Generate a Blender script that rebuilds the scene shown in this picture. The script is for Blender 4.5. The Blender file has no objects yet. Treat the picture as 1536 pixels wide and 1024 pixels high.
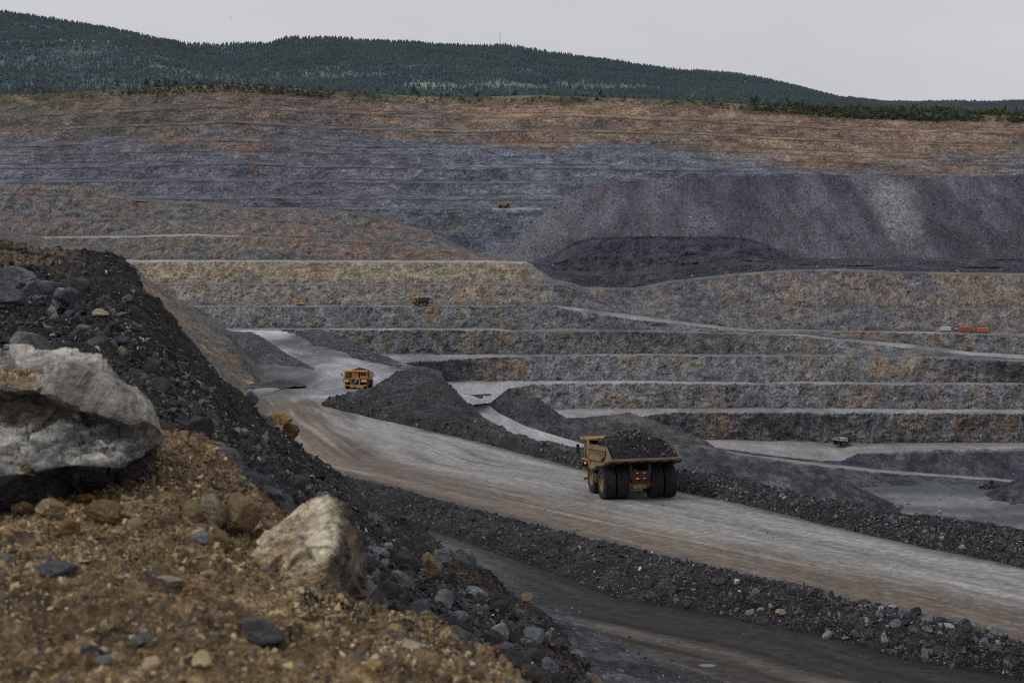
import bpy, bmesh, math, random
import numpy as np
from mathutils import Vector, Matrix

random.seed(7)
RNG = np.random.default_rng(11)
SC = bpy.context.scene
COL = SC.collection
F = 2133.0            # focal length in photo pixels (50 mm on 36 mm, 1536 px)
CX, CY = 768.0, 512.0
PITCH = math.atan((512 - 250) / F)
CP, SP = math.cos(PITCH), math.sin(PITCH)

# ------------------------------------------------------------------ helpers
def s2l(c):
    c = np.asarray(c, float) / 255.0
    return np.where(c <= 0.04045, c / 12.92, ((c + 0.055) / 1.055) ** 2.4)

def ray(px, py):
    px = np.asarray(px, float); py = np.asarray(py, float)
    a = (px - CX) / F; b = (py - CY) / F
    return a + 0 * b, (CP - b * SP) + 0 * a, (-SP - b * CP) + 0 * a

def W(px, py, D):
    """point in the world at distance D (metres north of the viewpoint)"""
    rx, ry, rz = ray(px, py)
    k = np.asarray(D, float) / ry
    return np.stack([rx * k, ry * k, rz * k], -1)

def pix(p):
    p = np.asarray(p, float)
    x, y, z = p[..., 0], p[..., 1], p[..., 2]
    f = y * CP - z * SP; u = y * SP + z * CP
    return CX + x / f * F, CY - u / f * F

def Dh(py, h):
    """distance at which the sight line through row py is h metres below the eye"""
    rx, ry, rz = ray(768, py)
    return h * ry / (-rz)

def road_h(D):
    D = np.asarray(D, float)
    a = 13.3 + 0.122 * D
    b = 13.3 + 0.122 * 390 + 0.0756 * (D - 390)
    return np.where(D < 390, a, b)

def road_D(px, py):
    lo, hi = 20.0, 3000.0
    for _ in range(50):
        m = (lo + hi) / 2
        z = W(px, py, m)[2]
        if z > -road_h(m): lo = m
        else: hi = m
    return lo

def RP(px, py, dh=0.0):
    p = W(px, py, road_D(px, py)); return (float(p[0]), float(p[1]))

# ------------------------------------------------------------------ noise
_perm = np.random.default_rng(3).permutation(256).astype(np.int64)
_perm = np.concatenate([_perm, _perm, _perm])
_g = np.random.default_rng(5).normal(size=(256, 3)); _g /= np.linalg.norm(_g, axis=1)[:, None]

_perm32 = _perm.astype(np.int32); _gx, _gy, _gz = [np.ascontiguousarray(_g[:, k].astype(np.float32)) for k in range(3)]
def perlin(x, y, z):
    x, y, z = np.broadcast_arrays(x, y, z)
    shp = x.shape; out = np.empty(x.size, np.float32)
    x, y, z = x.ravel(), y.ravel(), z.ravel()
    CH = 60000
    for s in range(0, x.size, CH):
        a = x[s:s + CH].astype(np.float64); b = y[s:s + CH].astype(np.float64); c = z[s:s + CH].astype(np.float64)
        fa, fb_, fc = np.floor(a), np.floor(b), np.floor(c)
        xf = (a - fa).astype(np.float32); yf = (b - fb_).astype(np.float32); zf = (c - fc).astype(np.float32)
        xi = fa.astype(np.int64).astype(np.int32) & 255; yi = fb_.astype(np.int64).astype(np.int32) & 255; zi = fc.astype(np.int64).astype(np.int32) & 255
        u = xf * xf * xf * (xf * (xf * 6 - 15) + 10); v = yf * yf * yf * (yf * (yf * 6 - 15) + 10); w = zf * zf * zf * (zf * (zf * 6 - 15) + 10)
        res = []
        for dx in (0, 1):
            hx = _perm32.take((xi + dx) & 255) if dx else _perm32.take(xi)
            for dy in (0, 1):
                hy = _perm32.take(hx + ((yi + dy) & 255))
                for dz in (0, 1):
                    h = _perm32.take(hy + ((zi + dz) & 255))
                    res.append(_gx.take(h) * (xf - dx) + _gy.take(h) * (yf - dy) + _gz.take(h) * (zf - dz))
        l = [res[k] + (res[k + 1] - res[k]) * w for k in (0, 2, 4, 6)]
        m0 = l[0] + (l[1] - l[0]) * v; m1 = l[2] + (l[3] - l[2]) * v
        out[s:s + CH] = (m0 + (m1 - m0) * u) * 1.6
    return out.reshape(shp)

def fbm(x, y, z, octv=4, gain=0.5, lac=2.07, ridged=False):
    a = 1.0; s = 0; t = 0
    for o in range(octv):
        n = perlin(x + 17.3 * o, y - 9.1 * o, z + 4.7 * o)
        if ridged: n = 1 - 2 * np.abs(n)
        s = s + a * n; t += a
        a *= gain; x = x * lac; y = y * lac; z = z * lac
    return s / t

def fb(P, sc, octv=4, gain=0.5, ridged=False, off=0.0):
    """fractal noise at points P; sc a scalar or (sx, sy, sz) in 1/m"""
    if np.isscalar(sc): sc = (sc, sc, sc)
    return fbm(P[..., 0] * sc[0] + off, P[..., 1] * sc[1] + off, P[..., 2] * sc[2] - off, octv, gain, ridged=ridged)

def sstep(a, b, x):
    t = np.clip((x - a) / (b - a), 0, 1); return t * t * (3 - 2 * t)

def mixc(a, b, t):
    t = np.asarray(t)[..., None]
    return a * (1 - t) + b * t

# ------------------------------------------------------------------ mesh creation
def mk_mesh(name, V, Fc, mat=None, col=None, smooth=True, extra=None, parent=None, mats=None, fmat=None):
    """V (n,3); Fc (m,3) or (m,4) int array"""
    V = np.ascontiguousarray(V, dtype=np.float32); Fc = np.ascontiguousarray(Fc, dtype=np.int32)
    me = bpy.data.meshes.new(name)
    k = Fc.shape[1]
    me.vertices.add(len(V)); me.vertices.foreach_set('co', V.ravel())
    me.loops.add(Fc.size); me.loops.foreach_set('vertex_index', Fc.ravel())
    me.polygons.add(len(Fc)); me.polygons.foreach_set('loop_start', np.arange(0, Fc.size, k, dtype=np.int32))
    if smooth: me.polygons.foreach_set('use_smooth', np.ones(len(Fc), dtype=bool))
    else: me.polygons.foreach_set('use_smooth', np.zeros(len(Fc), dtype=bool))
    if fmat is not None: me.polygons.foreach_set('material_index', np.ascontiguousarray(fmat, dtype=np.int32))
    me.update(calc_edges=True)
    if col is not None:
        at = me.attributes.new('Col', 'FLOAT_COLOR', 'POINT')
        c = np.ones((len(V), 4), np.float32); c[:, :3] = np.clip(col, 0, 1)
        at.data.foreach_set('color', c.ravel())
    if extra:
        for nm, arr in extra.items():
            at = me.attributes.new(nm, 'FLOAT_VECTOR', 'POINT')
            at.data.foreach_set('vector', np.ascontiguousarray(arr, dtype=np.float32).ravel())
    for m in (mats or ([mat] if mat else [])): me.materials.append(m)
    o = bpy.data.objects.new(name, me); COL.objects.link(o)
    if parent: o.parent = parent
    return o

def tag(o, label=None, cat=None, group=None, kind=None):
    if label: o['label'] = label
    if cat: o['category'] = cat
    if group: o['group'] = group
    if kind: o['kind'] = kind
    return o

def grid_faces(R, C):
    i = np.arange(R - 1)[:, None] * C + np.arange(C - 1)[None, :]
    i = i.ravel()
    return np.stack([i, i + 1, i + C + 1, i + C], 1)

def normals(G):
    du = np.gradient(G, axis=1); dv = np.gradient(G, axis=0)
    n = np.cross(du, dv); l = np.linalg.norm(n, axis=-1, keepdims=True)
    return n / np.maximum(l, 1e-9)

class Line:
    """a feature line: (px, py, D) control points over photo columns"""
    def __init__(s, *pts, wob=0.0, seed=0, jag=0.0):
        s.p = sorted(pts); s.wob = wob; s.seed = seed; s.jag = jag
    def ev(s, px):
        p = np.array(s.p, float)
        y = np.interp(px, p[:, 0], p[:, 1]); D = np.interp(px, p[:, 0], p[:, 2])
        if s.wob:
            y = y + s.wob * fbm(px * 0.02, np.full_like(px, s.seed * 3.7 + .5), 0 * px, 3)
        if s.jag:
            y = y + s.jag * fbm(px * 0.25, np.full_like(px, s.seed * 5.1 + .3), 0 * px, 2)
        return y, D

def loft(px, lines, segs):
    """returns G (R,C,3), seg id (R,), t in segment (R,), line grid"""
    L = [l.ev(px) for l in lines]
    PW = [W(px, y, D) for y, D in L]
    rows = []; sid = []; ts = []
    for k, n in enumerate(segs):
        A, B = PW[k], PW[k + 1]
        for i in range(n):
            t = i / n
            DA, DB = A[:, 1], B[:, 1]
            w = np.full(len(px), t)
            big = np.abs(DB - DA) / np.minimum(DA, DB) > 0.03
            Dt = 1 / ((1 - t) / DA + t / DB)
            w = np.where(big, (Dt - DA) / np.where(big, DB - DA, 1), w)
            rows.append(A * (1 - w[:, None]) + B * w[:, None]); sid.append(k); ts.append(t)
    rows.append(PW[-1]); sid.append(len(segs) - 1); ts.append(1.0)
    return np.array(rows), np.array(sid), np.array(ts)

# ------------------------------------------------------------------ signed distance to a world polyline
def sdist(X, Y, pl):
    """distance to polyline, positive to its right hand side; and arclength along it"""
    best = np.full(X.shape, 1e18); sgn = np.ones(X.shape); arc = np.zeros(X.shape); acc = 0
    for (ax, ay), (bx, by) in zip(pl[:-1], pl[1:]):
        dx, dy = bx - ax, by - ay; L = math.hypot(dx, dy)
        t = np.clip(((X - ax) * dx + (Y - ay) * dy) / (L * L), 0, 1)
        qx, qy = X - (ax + t * dx), Y - (ay + t * dy)
        d = qx * qx + qy * qy
        cr = dx * (Y - ay) - dy * (X - ax)
        m = d < best
        best = np.where(m, d, best); sgn = np.where(m, np.where(cr < 0, 1, -1), sgn); arc = np.where(m, acc + t * L, arc)
        acc += L
    return np.sqrt(best) * sgn, arc

# ------------------------------------------------------------------ materials
def newmat(name):
    m = bpy.data.materials.new(name); m.use_nodes = True
    nt = m.node_tree; b = nt.nodes['Principled BSDF']
    b.inputs['Specular IOR Level'].default_value = 0.25
    return m, nt, b

def N(nt, t, **kw):
    n = nt.nodes.new(t)
    for k, v in kw.items():
        if k.startswith('i_'): n.inputs[k[2:].replace('_', ' ')].default_value = v
        else: setattr(n, k, v)
    return n

def noise_node(nt, vec, scale, detail=8, rough=0.62, dist=0.0):
    n = N(nt, 'ShaderNodeTexNoise'); n.inputs['Scale'].default_value = scale
    n.inputs['Detail'].default_value = detail; n.inputs['Roughness'].default_value = rough
    n.inputs['Distortion'].default_value = dist
    nt.links.new(vec, n.inputs['Vector']); return n

def mrange(nt, val, a, b, c, d):
    n = N(nt, 'ShaderNodeMapRange'); n.inputs[1].default_value = a; n.inputs[2].default_value = b
    n.inputs[3].default_value = c; n.inputs[4].default_value = d
    nt.links.new(val, n.inputs[0]); return n.outputs[0]

def math_n(nt, op, a, b):
    n = N(nt, 'ShaderNodeMath', operation=op)
    for i, v in enumerate((a, b)):
        if isinstance(v, (int, float)): n.inputs[i].default_value = v
        else: nt.links.new(v, n.inputs[i])
    return n.outputs[0]

def mixrgb(nt, mode, fac, a, b):
    n = N(nt, 'ShaderNodeMix', data_type='RGBA', blend_type=mode)
    if isinstance(fac, (int, float)): n.inputs[0].default_value = fac
    else: nt.links.new(fac, n.inputs[0])
    for i, v in ((6, a), (7, b)):
        if isinstance(v, tuple): n.inputs[i].default_value = (*v, 1)
        else: nt.links.new(v, n.inputs[i])
    return n.outputs[2]

def earth(name, s1, s2, lo=0.5, hi=1.55, stretch=(1, 1, 1), bump=0.6, bdist=0.3, fleck=0.0, fscale=1.0, fcol=(0.3, 0.3, 0.3),
          rough=0.92, crack=0.0, cscale=0.3, coord='Object', spec=0.15, tint=None, vein=0.0, vscale=0.3, grain=0.0, gscale=1.0, light=0.7):
    """rock, rubble or earth: vertex base colour, broken up by several sizes of noise, cracks and pale flecks"""
    m, nt, b = newmat(name); lk = nt.links.new
    if coord == 'Object':
        tc = N(nt, 'ShaderNodeTexCoord'); src = tc.outputs['Object']
    else:
        tc = N(nt, 'ShaderNodeAttribute', attribute_name=coord); src = tc.outputs['Vector']
    mp = N(nt, 'ShaderNodeMapping'); mp.inputs['Scale'].default_value = stretch
    lk(src, mp.inputs['Vector']); v = mp.outputs[0]
    at = N(nt, 'ShaderNodeAttribute', attribute_name='Col')
    n1 = noise_node(nt, v, s1, 6, 0.6, 0.4); n2 = noise_node(nt, v, s2, 8, 0.7)
    r1 = mrange(nt, n1.outputs['Fac'], 0.34, 0.66, lo, hi)
    r2 = mrange(nt, n2.outputs['Fac'], 0.3, 0.7, lo, hi)
    k = math_n(nt, 'MULTIPLY', r1, r2)
    hgt = math_n(nt, 'ADD', n2.outputs['Fac'], math_n(nt, 'MULTIPLY', n1.outputs['Fac'], 1.5))
    if crack:
        vo = N(nt, 'ShaderNodeTexVoronoi', feature='DISTANCE_TO_EDGE'); vo.inputs['Scale'].default_value = cscale
        nd = noise_node(nt, v, cscale * 1.3, 4, 0.6)
        dv = N(nt, 'ShaderNodeVectorMath', operation='MULTIPLY_ADD')
        lk(nd.outputs['Color'], dv.inputs[0]); dv.inputs[1].default_value = (1.6 / cscale,) * 3; lk(v, dv.inputs[2])
        lk(dv.outputs[0], vo.inputs['Vector'])
        c = mrange(nt, vo.outputs['Distance'], 0.0, 0.09, 1 - crack, 1.0)
        k = math_n(nt, 'MULTIPLY', k, c)
        hgt = math_n(nt, 'ADD', hgt, math_n(nt, 'MULTIPLY', c, 0.7))
    if vein:
        # thin broken lines: dark joints and pale fresh edges
        for q, (sgn, sc_) in enumerate(((-1, 1.0), (1, 1.7))):
            nv = noise_node(nt, v, vscale * sc_, 3, .55, 1.2); nm = noise_node(nt, v, vscale * sc_ * .6, 2, .5)
            a_ = math_n(nt, 'ABSOLUTE', math_n(nt, 'SUBTRACT', nv.outputs['Fac'], .5), 0)
            ln = math_n(nt, 'MULTIPLY', mrange(nt, a_, 0.0, .022, 1, 0), mrange(nt, nm.outputs['Fac'], .46, .6, 0, 1))
            k = math_n(nt, 'MULTIPLY', k, math_n(nt, 'ADD', 1.0, math_n(nt, 'MULTIPLY', ln, vein * (light if sgn > 0 else -.75))))
            hgt = math_n(nt, 'ADD', hgt, math_n(nt, 'MULTIPLY', ln, .5 * sgn))
    if grain:
        vg = N(nt, 'ShaderNodeTexVoronoi', feature='F1'); vg.inputs['Scale'].default_value = gscale; lk(src if coord != 'Object' else v, vg.inputs['Vector'])
        sg = N(nt, 'ShaderNodeSeparateColor'); lk(vg.outputs['Color'], sg.inputs[0])
        g_ = math_n(nt, 'POWER', sg.outputs[0], 1.6)
        k = math_n(nt, 'MULTIPLY', k, mrange(nt, g_, 0, 1, 1 - grain * .55, 1 + grain))
        hgt = math_n(nt, 'ADD', hgt, math_n(nt, 'MULTIPLY', sg.outputs[1], grain * .8))
    cb = N(nt, 'ShaderNodeCombineColor')
    for i in range(3): lk(k, cb.inputs[i])
    base = mixrgb(nt, 'MULTIPLY', 1.0, at.outputs['Color'], cb.outputs[0])
    if tint:
        nn = noise_node(nt, v, s1 * 0.45, 5, 0.6)
        base = mixrgb(nt, 'MULTIPLY', mrange(nt, nn.outputs['Fac'], 0.42, 0.62, 0, 1), base, tint)
    if fleck:
        vo = N(nt, 'ShaderNodeTexVoronoi', feature='F1'); vo.inputs['Scale'].default_value = fscale
        lk(v, vo.inputs['Vector'])
        sx = N(nt, 'ShaderNodeSeparateColor'); lk(vo.outputs['Color'], sx.inputs[0])
        msk = math_n(nt, 'MULTIPLY', mrange(nt, sx.outputs[0], 1 - fleck, 1 - fleck + 0.02, 0, 1), mrange(nt, vo.outputs['Distance'], 0.22, 0.34, 1, 0))
        base = mixrgb(nt, 'MIX', msk, base, fcol)
        hgt = math_n(nt, 'ADD', hgt, msk)
    lk(base, b.inputs['Base Color'])
    b.inputs['Roughness'].default_value = rough; b.inputs['Specular IOR Level'].default_value = spec
    bp = N(nt, 'ShaderNodeBump'); bp.inputs['Strength'].default_value = bump; bp.inputs['Distance'].default_value = bdist
    lk(hgt, bp.inputs['Height']); lk(bp.outputs[0], b.inputs['Normal'])
    return m

def paint(name, rgb, rough=0.5, metal=0.0, wear=0.35, scale=1.5, dirt=(0.12, 0.105, 0.09), emit=None, spec=0.4):
    """weathered paint, rubber, steel: base colour under streaky dust"""
    m, nt, b = newmat(name); lk = nt.links.new
    tc = N(nt, 'ShaderNodeTexCoord'); n1 = noise_node(nt, tc.outputs['Object'], scale, 8, 0.65, 0.3)
    n2 = noise_node(nt, tc.outputs['Object'], scale * 6, 6, 0.6)
    f = math_n(nt, 'MULTIPLY', mrange(nt, n1.outputs['Fac'], 0.35, 0.65, 0.0, 1.0), wear)
    c = mixrgb(nt, 'MIX', f, tuple(rgb), dirt)
    g = mrange(nt, n2.outputs['Fac'], 0.3, 0.7, 0.8, 1.15)
    cb = N(nt, 'ShaderNodeCombineColor')
    for i in range(3): lk(g, cb.inputs[i])
    lk(mixrgb(nt, 'MULTIPLY', 1.0, c, cb.outputs[0]), b.inputs['Base Color'])
    b.inputs['Roughness'].default_value = rough; b.inputs['Metallic'].default_value = metal
    b.inputs['Specular IOR Level'].default_value = spec
    if emit:
        b.inputs['Emission Color'].default_value = (*emit[0], 1); b.inputs['Emission Strength'].default_value = emit[1]
    return m
# ================================================================== TERRAIN
A = lambda *c: s2l(c) / 0.72          # photo tone of an open surface -> albedo under this sky
def cc(*c): return s2l(c) / 0.72

M_far = earth('strata_far', 0.05, 0.4, 0.62, 1.42, (1, 1, 1.7), 1.0, 1.6, vein=.6, vscale=.15, grain=.42, gscale=.5)
M_wall = earth('blasted_rock', 0.16, 0.9, 0.62, 1.42, (1.1, 1.1, 0.8), 1.0, 1.2, vein=.6, vscale=.22, grain=.30, gscale=.8)
M_dump = earth('tipped_waste_rock', 0.06, 0.6, 0.78, 1.3, (1.3, 0.6, 0.6), 0.8, 0.8, fleck=0.03, fscale=1.0, fcol=(0.2, 0.19, 0.2), grain=.45, gscale=1.0)
M_bench = earth('bench_gravel', 0.08, 0.6, 0.80, 1.18, (1, .4, 1), 0.5, 0.4, grain=.14, gscale=.8)
M_heap = earth('rubble_heap', 0.35, 2.2, 0.6, 1.5, (1, 1, 1), 0.8, 0.3, fleck=0.06, fscale=1.6, fcol=(0.15, 0.145, 0.14), grain=.45, gscale=3.2)
M_road = earth('haul_road_gravel', 0.30, 1.5, 0.76, 1.22, (1, 0.09, 1), 0.6, 0.08, coord='road', grain=.30, gscale=3.0)
M_near = earth('dark_near_rubble', 1.4, 9.0, 0.5, 1.55, (1, 1, 1), 0.9, 0.06, fleck=0.05, fscale=14, fcol=(0.10, 0.10, 0.10), grain=.5, gscale=22)
M_dirt = earth('ochre_dirt', 4.0, 24.0, 0.45, 1.5, (1, 1, 1), 1.0, 0.03, fleck=0.06, fscale=32, fcol=(0.28, 0.245, 0.20), grain=.4, gscale=60)
M_hill = earth('forest_floor', 0.01, 0.06, 0.6, 1.5, (1, 1, 1), 0.5, 3.0)
M_rock = earth('loose_rock', 2.2, 11.0, 0.58, 1.45, (1, 1, 1), 0.6, 0.03)
M_farrock = earth('distant_rock', 0.4, 2.0, 0.7, 1.3, (1, 1, 1), 0.3, 0.1)

# ---------------------------------------------------------------- forested hills
px = np.arange(-900, 2440, 5.0)
ridge = Line((-900, 60, 4200), (-500, 20, 4200), (-200, 8, 4100), (0, 17, 4000), (60, 26, 4000), (130, 38, 3950), (200, 50, 3900), (280, 66, 3900), (400, 67, 3800), (430, 56, 3750), (500, 57, 3700),
             (600, 64, 3600), (700, 72, 3500), (760, 73, 3450), (830, 82, 3300), (900, 92, 3200), (1000, 107, 3000), (1080, 112, 2950), (1140, 120, 2900), (1200, 135, 2850), (1260, 151, 2800),
             (1330, 157, 2700), (1536, 156, 2650), (1900, 160, 2600), (2440, 150, 2600), wob=2.5, seed=1)
base = Line((-900, 175, 1700), (1100, 168, 1700), (1536, 180, 1700), (2440, 185, 1700))
fold = Line((-900, 90, 2900), (0, 62, 2900), (150, 60, 2850), (250, 80, 2800), (330, 108, 2700), (460, 100, 2650), (560, 96, 2650), (760, 100, 2600), (900, 118, 2500), (1100, 140, 2300), (1260, 158, 2200), (1536, 163, 2200), (2440, 165, 2200), wob=5, seed=2)
back = Line((-900, 120, 5200), (0, 80, 5200), (1300, 168, 3300), (2440, 175, 3100))
G, sid, ts = loft(px, [base, fold, ridge, back], [34, 40, 6])
n = fb(G, 0.0016, 5)
G[:, :, 2] += n * 30 * np.where(sid < 2, np.sin(np.pi * ts) * 1.0, 0.3)[:, None]
hills_G = G.copy(); hills_sid = sid
c0 = cc(60, 71, 76); c1 = cc(84, 97, 88)  # hill tones lifted and blued: distance haze painted into the colour
pxg, pyg = pix(G)
clear = sstep(0.14, 0.34, fb(G, 0.0035, 4, off=3.1)) * 0.45
mead = sstep(0, 1, fb(G, 0.008, 3, off=8) * 2 + 1.2 - np.abs(pyg - 128 - (pxg - 700) * 0.012) / 7) * sstep(560, 640, pxg) * sstep(1010, 930, pxg)
band = sstep(0, 1, 1.3 - np.abs(pyg - (104 + (pxg - 250) * 0.2)) / 5) * sstep(190, 240, pxg) * sstep(380, 330, pxg) * .6
clear = np.clip(clear + mead + band, 0, 1)
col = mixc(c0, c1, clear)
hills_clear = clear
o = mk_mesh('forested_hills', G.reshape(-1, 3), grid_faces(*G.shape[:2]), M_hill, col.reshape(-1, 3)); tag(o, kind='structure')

# ---------------------------------------------------------------- far pit wall with its rim
px = np.arange(-500, 2040, 1.7)
rim = np.array([(-700, 165), (-200, 150), (0, 143), (100, 139), (220, 132), (330, 126), (400, 129), (480, 136), (560, 141), (700, 146), (800, 143), (900, 146), (1040, 151), (1150, 159), (1250, 167), (1400, 173), (1536, 176), (2240, 190)], float)
def rimy(p): return np.interp(p, rim[:, 0], rim[:, 1]) + 1.2 * fbm(p * 0.03, 0 * p + 3.3, 0 * p, 3)
NB = 15
lines = [Line((-700, 430, 1030), (2240, 430, 1030)), Line((-700, 350, 1080), (500, 350, 1080), (720, 349, 1080), (2240, 349, 1080), wob=1),
         Line((-700, 346, 1088), (2240, 346, 1088), wob=1), Line((-700, 314, 1110), (2240, 314, 1110), wob=.6, seed=4), Line((-700, 311, 1132), (2240, 311, 1132), wob=.6, seed=4)]
segs = [10, 3, 9, 3]
fl = []
D0 = 1132.0
class RimLine(Line):
    def __init__(s, t, D, seed): s.t = t; s.D = D; s.seed = seed; s.p = None
    def ev(s, p):
        y1 = rimy(p); y0 = 311.0 + 0 * p
        y = y0 + (y1 - y0) * s.t + (3.0 * fbm(p * 0.010, 0 * p + s.seed * 1.7, 0 * p, 3) + 1.3 * fbm(p * 0.12, 0 * p + s.seed * 2.7, 0 * p, 3)) * (0 if s.t in (0, 1) else 1)
        return y, np.full_like(p, s.D) + 8 * fbm(p * 0.006, 0 * p + s.seed, 0 * p, 2)
for k in range(1, NB + 1):
    kj = k + (.32 * math.sin(k * 2.7) if k < NB else 0); lines.append(RimLine((kj - 0.12) / NB, D0 + 15, k)); lines.append(RimLine(min(1, kj / NB), D0 + 25, k)); segs += [7, 1]
    D0 += 25
lines.append(Line((-700, 158, 1760), (0, 150, 1760), (600, 150, 1760), (1100, 162, 1760), (1536, 172, 1760), (2240, 184, 1760))); segs += [8]
G, sid, ts = loft(px, lines, segs)
Nn = normals(G)
pxg, pyg = pix(G)
face = np.array([1.0 if (sid[i] < len(segs) - 1) else 0.0 for i in range(len(sid))])[:, None]
d = 3.4 * fb(G, (0.012, 0.012, 0.05), 5, .55, off=2) + 2.6 * fb(G, (0.07, .07, .12), 4, .65, ridged=True)
G[:, :, 1] -= d * face
topness = (311 - pyg) / (311 - rimy(pxg))
nz = fb(G, (0.004, 0.004, 0.018), 5, .6, off=7)
nz2 = fb(G, (0.02, 0.02, 0.16), 4, .6, off=1)
orange = cc(118, 98, 84); brown = cc(86, 78, 74); purp = cc(79, 79, 87); blue = cc(86, 91, 101); pale = cc(112, 113, 118)  # greys and purples lifted and blued to carry air haze in the colour
nz3 = fb(G, (0.012, 0.012, 0.05), 4, .6, off=17)
zl = G[..., 2] / 3.1 + 1.1 * nz3 + .5 * nz
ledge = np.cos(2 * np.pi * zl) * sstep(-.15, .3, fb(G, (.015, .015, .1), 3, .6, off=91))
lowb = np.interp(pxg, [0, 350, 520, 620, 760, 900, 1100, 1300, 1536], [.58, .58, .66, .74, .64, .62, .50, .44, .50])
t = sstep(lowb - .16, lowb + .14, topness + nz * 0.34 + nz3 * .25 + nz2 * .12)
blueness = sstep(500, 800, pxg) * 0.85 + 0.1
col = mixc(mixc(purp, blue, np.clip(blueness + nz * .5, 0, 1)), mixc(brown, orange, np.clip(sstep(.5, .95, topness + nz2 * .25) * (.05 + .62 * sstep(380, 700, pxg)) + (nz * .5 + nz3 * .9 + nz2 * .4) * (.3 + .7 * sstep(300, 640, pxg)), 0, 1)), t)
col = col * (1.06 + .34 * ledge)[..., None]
stain = sstep(1, 0, np.abs(pxg - 378 + 8 * nz2) / 16) * sstep(280, 240, pyg) * 0.7
col = mixc(col, orange, np.clip(stain, 0, 1))
col = mixc(col, pale, sstep(.1, .5, fb(G, (0.02, 0.02, 0.06), 4, .6, off=12)) * (1 - t) * .5)
col = mixc(col, cc(60, 66, 54), sstep(.08, .3, fb(G, (.012, .012, .08), 4, off=31)) * sstep(.55, .8, topness) * sstep(500, 300, pxg) * .7)
col = mixc(col, cc(90, 92, 84), sstep(.1, .4, fb(G, .03, 4, off=15)) * sstep(316, 330, pyg) * .6)
isb = np.zeros(len(sid)); isb[(sid > 4) & (sid % 2 == 0)] = 1.0
bc = mixc(cc(98, 98, 105), mixc(cc(100, 95, 90), cc(136, 115, 98), sstep(380, 700, pxg)), t)
col = mixc(col, bc, isb[:, None] * (.25 + .35 * sstep(-.1, .3, fb(G, .01, 3, off=9))))
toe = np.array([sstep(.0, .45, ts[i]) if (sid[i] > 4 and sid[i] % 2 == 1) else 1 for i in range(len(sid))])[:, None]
col = col * (1 - (1 - toe) * .42 * sstep(-.35, .25, nz3 + nz2 * .5))[..., None]  # shade at the foot of each face painted into the colour
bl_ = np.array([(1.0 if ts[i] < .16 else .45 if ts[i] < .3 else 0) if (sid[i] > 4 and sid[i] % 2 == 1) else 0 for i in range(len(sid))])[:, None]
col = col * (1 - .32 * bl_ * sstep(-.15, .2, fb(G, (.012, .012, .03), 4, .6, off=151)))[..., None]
rustp = sstep(.02, .4, fb(G, (.018, .018, .06), 5, .65, off=101)) * t
col = mixc(col, cc(116, 90, 76), rustp * .6)
darkp = sstep(.05, .4, fb(G, (.02, .02, .07), 5, .65, off=111))
col = col * (1 - .22 * darkp)[..., None]
col = np.where((sid[:, None] == 3)[..., None], np.where(((pxg > 738) & (pxg < 812))[..., None], cc(126, 126, 128), cc(88, 90, 96)), col)
rimg = sstep(.90, .97, topness + nz2 * .10 + nz3 * .05)
col = mixc(col, mixc(cc(74, 74, 60), cc(108, 93, 78), sstep(-.25, .15, fb(G, .02, 3, off=4))), np.clip(rimg, 0, 1))
col = np.where((sid[:, None] == len(segs) - 1)[..., None], mixc(cc(72, 76, 58), cc(104, 90, 74), sstep(-.15, .2, fb(G, .02, 3, off=4))), col)
VR = np.random.default_rng(4)
col = col * (1 + .24 * np.clip(VR.normal(size=pxg.shape), -1.6, 2.2) * .6 + .22 * fb(G, (.11, .11, .16), 3, .7, off=121))[..., None]
far_G, far_sid = G, sid
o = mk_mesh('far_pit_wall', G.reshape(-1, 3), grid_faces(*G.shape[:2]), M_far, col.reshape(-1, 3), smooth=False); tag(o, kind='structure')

# ---------------------------------------------------------------- purple waste dump
px = np.arange(560, 2240, 2.0)
base = Line((560, 420, 930), (740, 418, 940), (860, 425, 960), (2240, 430, 960))
mid = Line((560, 415, 960), (700, 400, 965), (760, 372, 985), (860, 350, 1000), (2240, 345, 1000))
crest = Line((560, 412, 1000), (700, 398, 1000), (735, 385, 1010), (765, 366, 1030), (800, 332, 1045), (832, 306, 1060), (870, 287, 1065), (920, 274, 1070), (1000, 268, 1070), (1150, 264, 1070), (1310, 262, 1070), (1400, 267, 1070), (1536, 261, 1070), (2240, 265, 1070), wob=4, seed=8, jag=1.8)
bk = Line((560, 420, 1010), (735, 400, 1020), (832, 308, 1078), (1000, 266.5, 1100), (2240, 268, 1100))
bk2 = Line((560, 430, 1020), (832, 345, 1084), (2240, 345, 1106))
G, sid, ts = loft(px, [base, mid, crest, bk, bk2], [30, 50, 3, 2])
rill = fb(G, (0.05, 0.012, 0.006), 4, .6, off=5) * 3.0 + fb(G, (0.2, .03, .02), 3, .6) * .8
G[:, :, 1] -= rill * np.where(sid < 2, 1, 0)[:, None]
pxg, pyg = pix(G)
shear = G[..., 0] + (G[..., 2] + 30) * np.clip((1150 - pxg) / 500, -.2, 1) * -0.9
st = fbm(shear * 0.045, G[..., 1] * .008, G[..., 2] * 0.012, 5, .6)
st2 = fbm(shear * 0.02 + 40, G[..., 1] * .004, G[..., 2] * 0.006, 3, .6)
col = mixc(cc(61, 58, 66), cc(86, 82, 90), sstep(-.35, .6, st + st2 * .6))
pale = sstep(1, .2, np.abs(pxg - 1350 - (pyg - 330) * .15 + 10 * st) / 46) * sstep(262, 285, pyg) * sstep(395, 330, pyg)
col = mixc(col, cc(106, 104, 107), np.clip(pale * (.75 + 1.4 * st), 0, .9))
pale2 = sstep(1, .2, np.abs(pxg - 1486 + 8 * st) / 22) * sstep(266, 290, pyg) * sstep(375, 320, pyg)
col = mixc(col, cc(104, 101, 110), np.clip(pale2 * (.4 + st), 0, 1))
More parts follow.
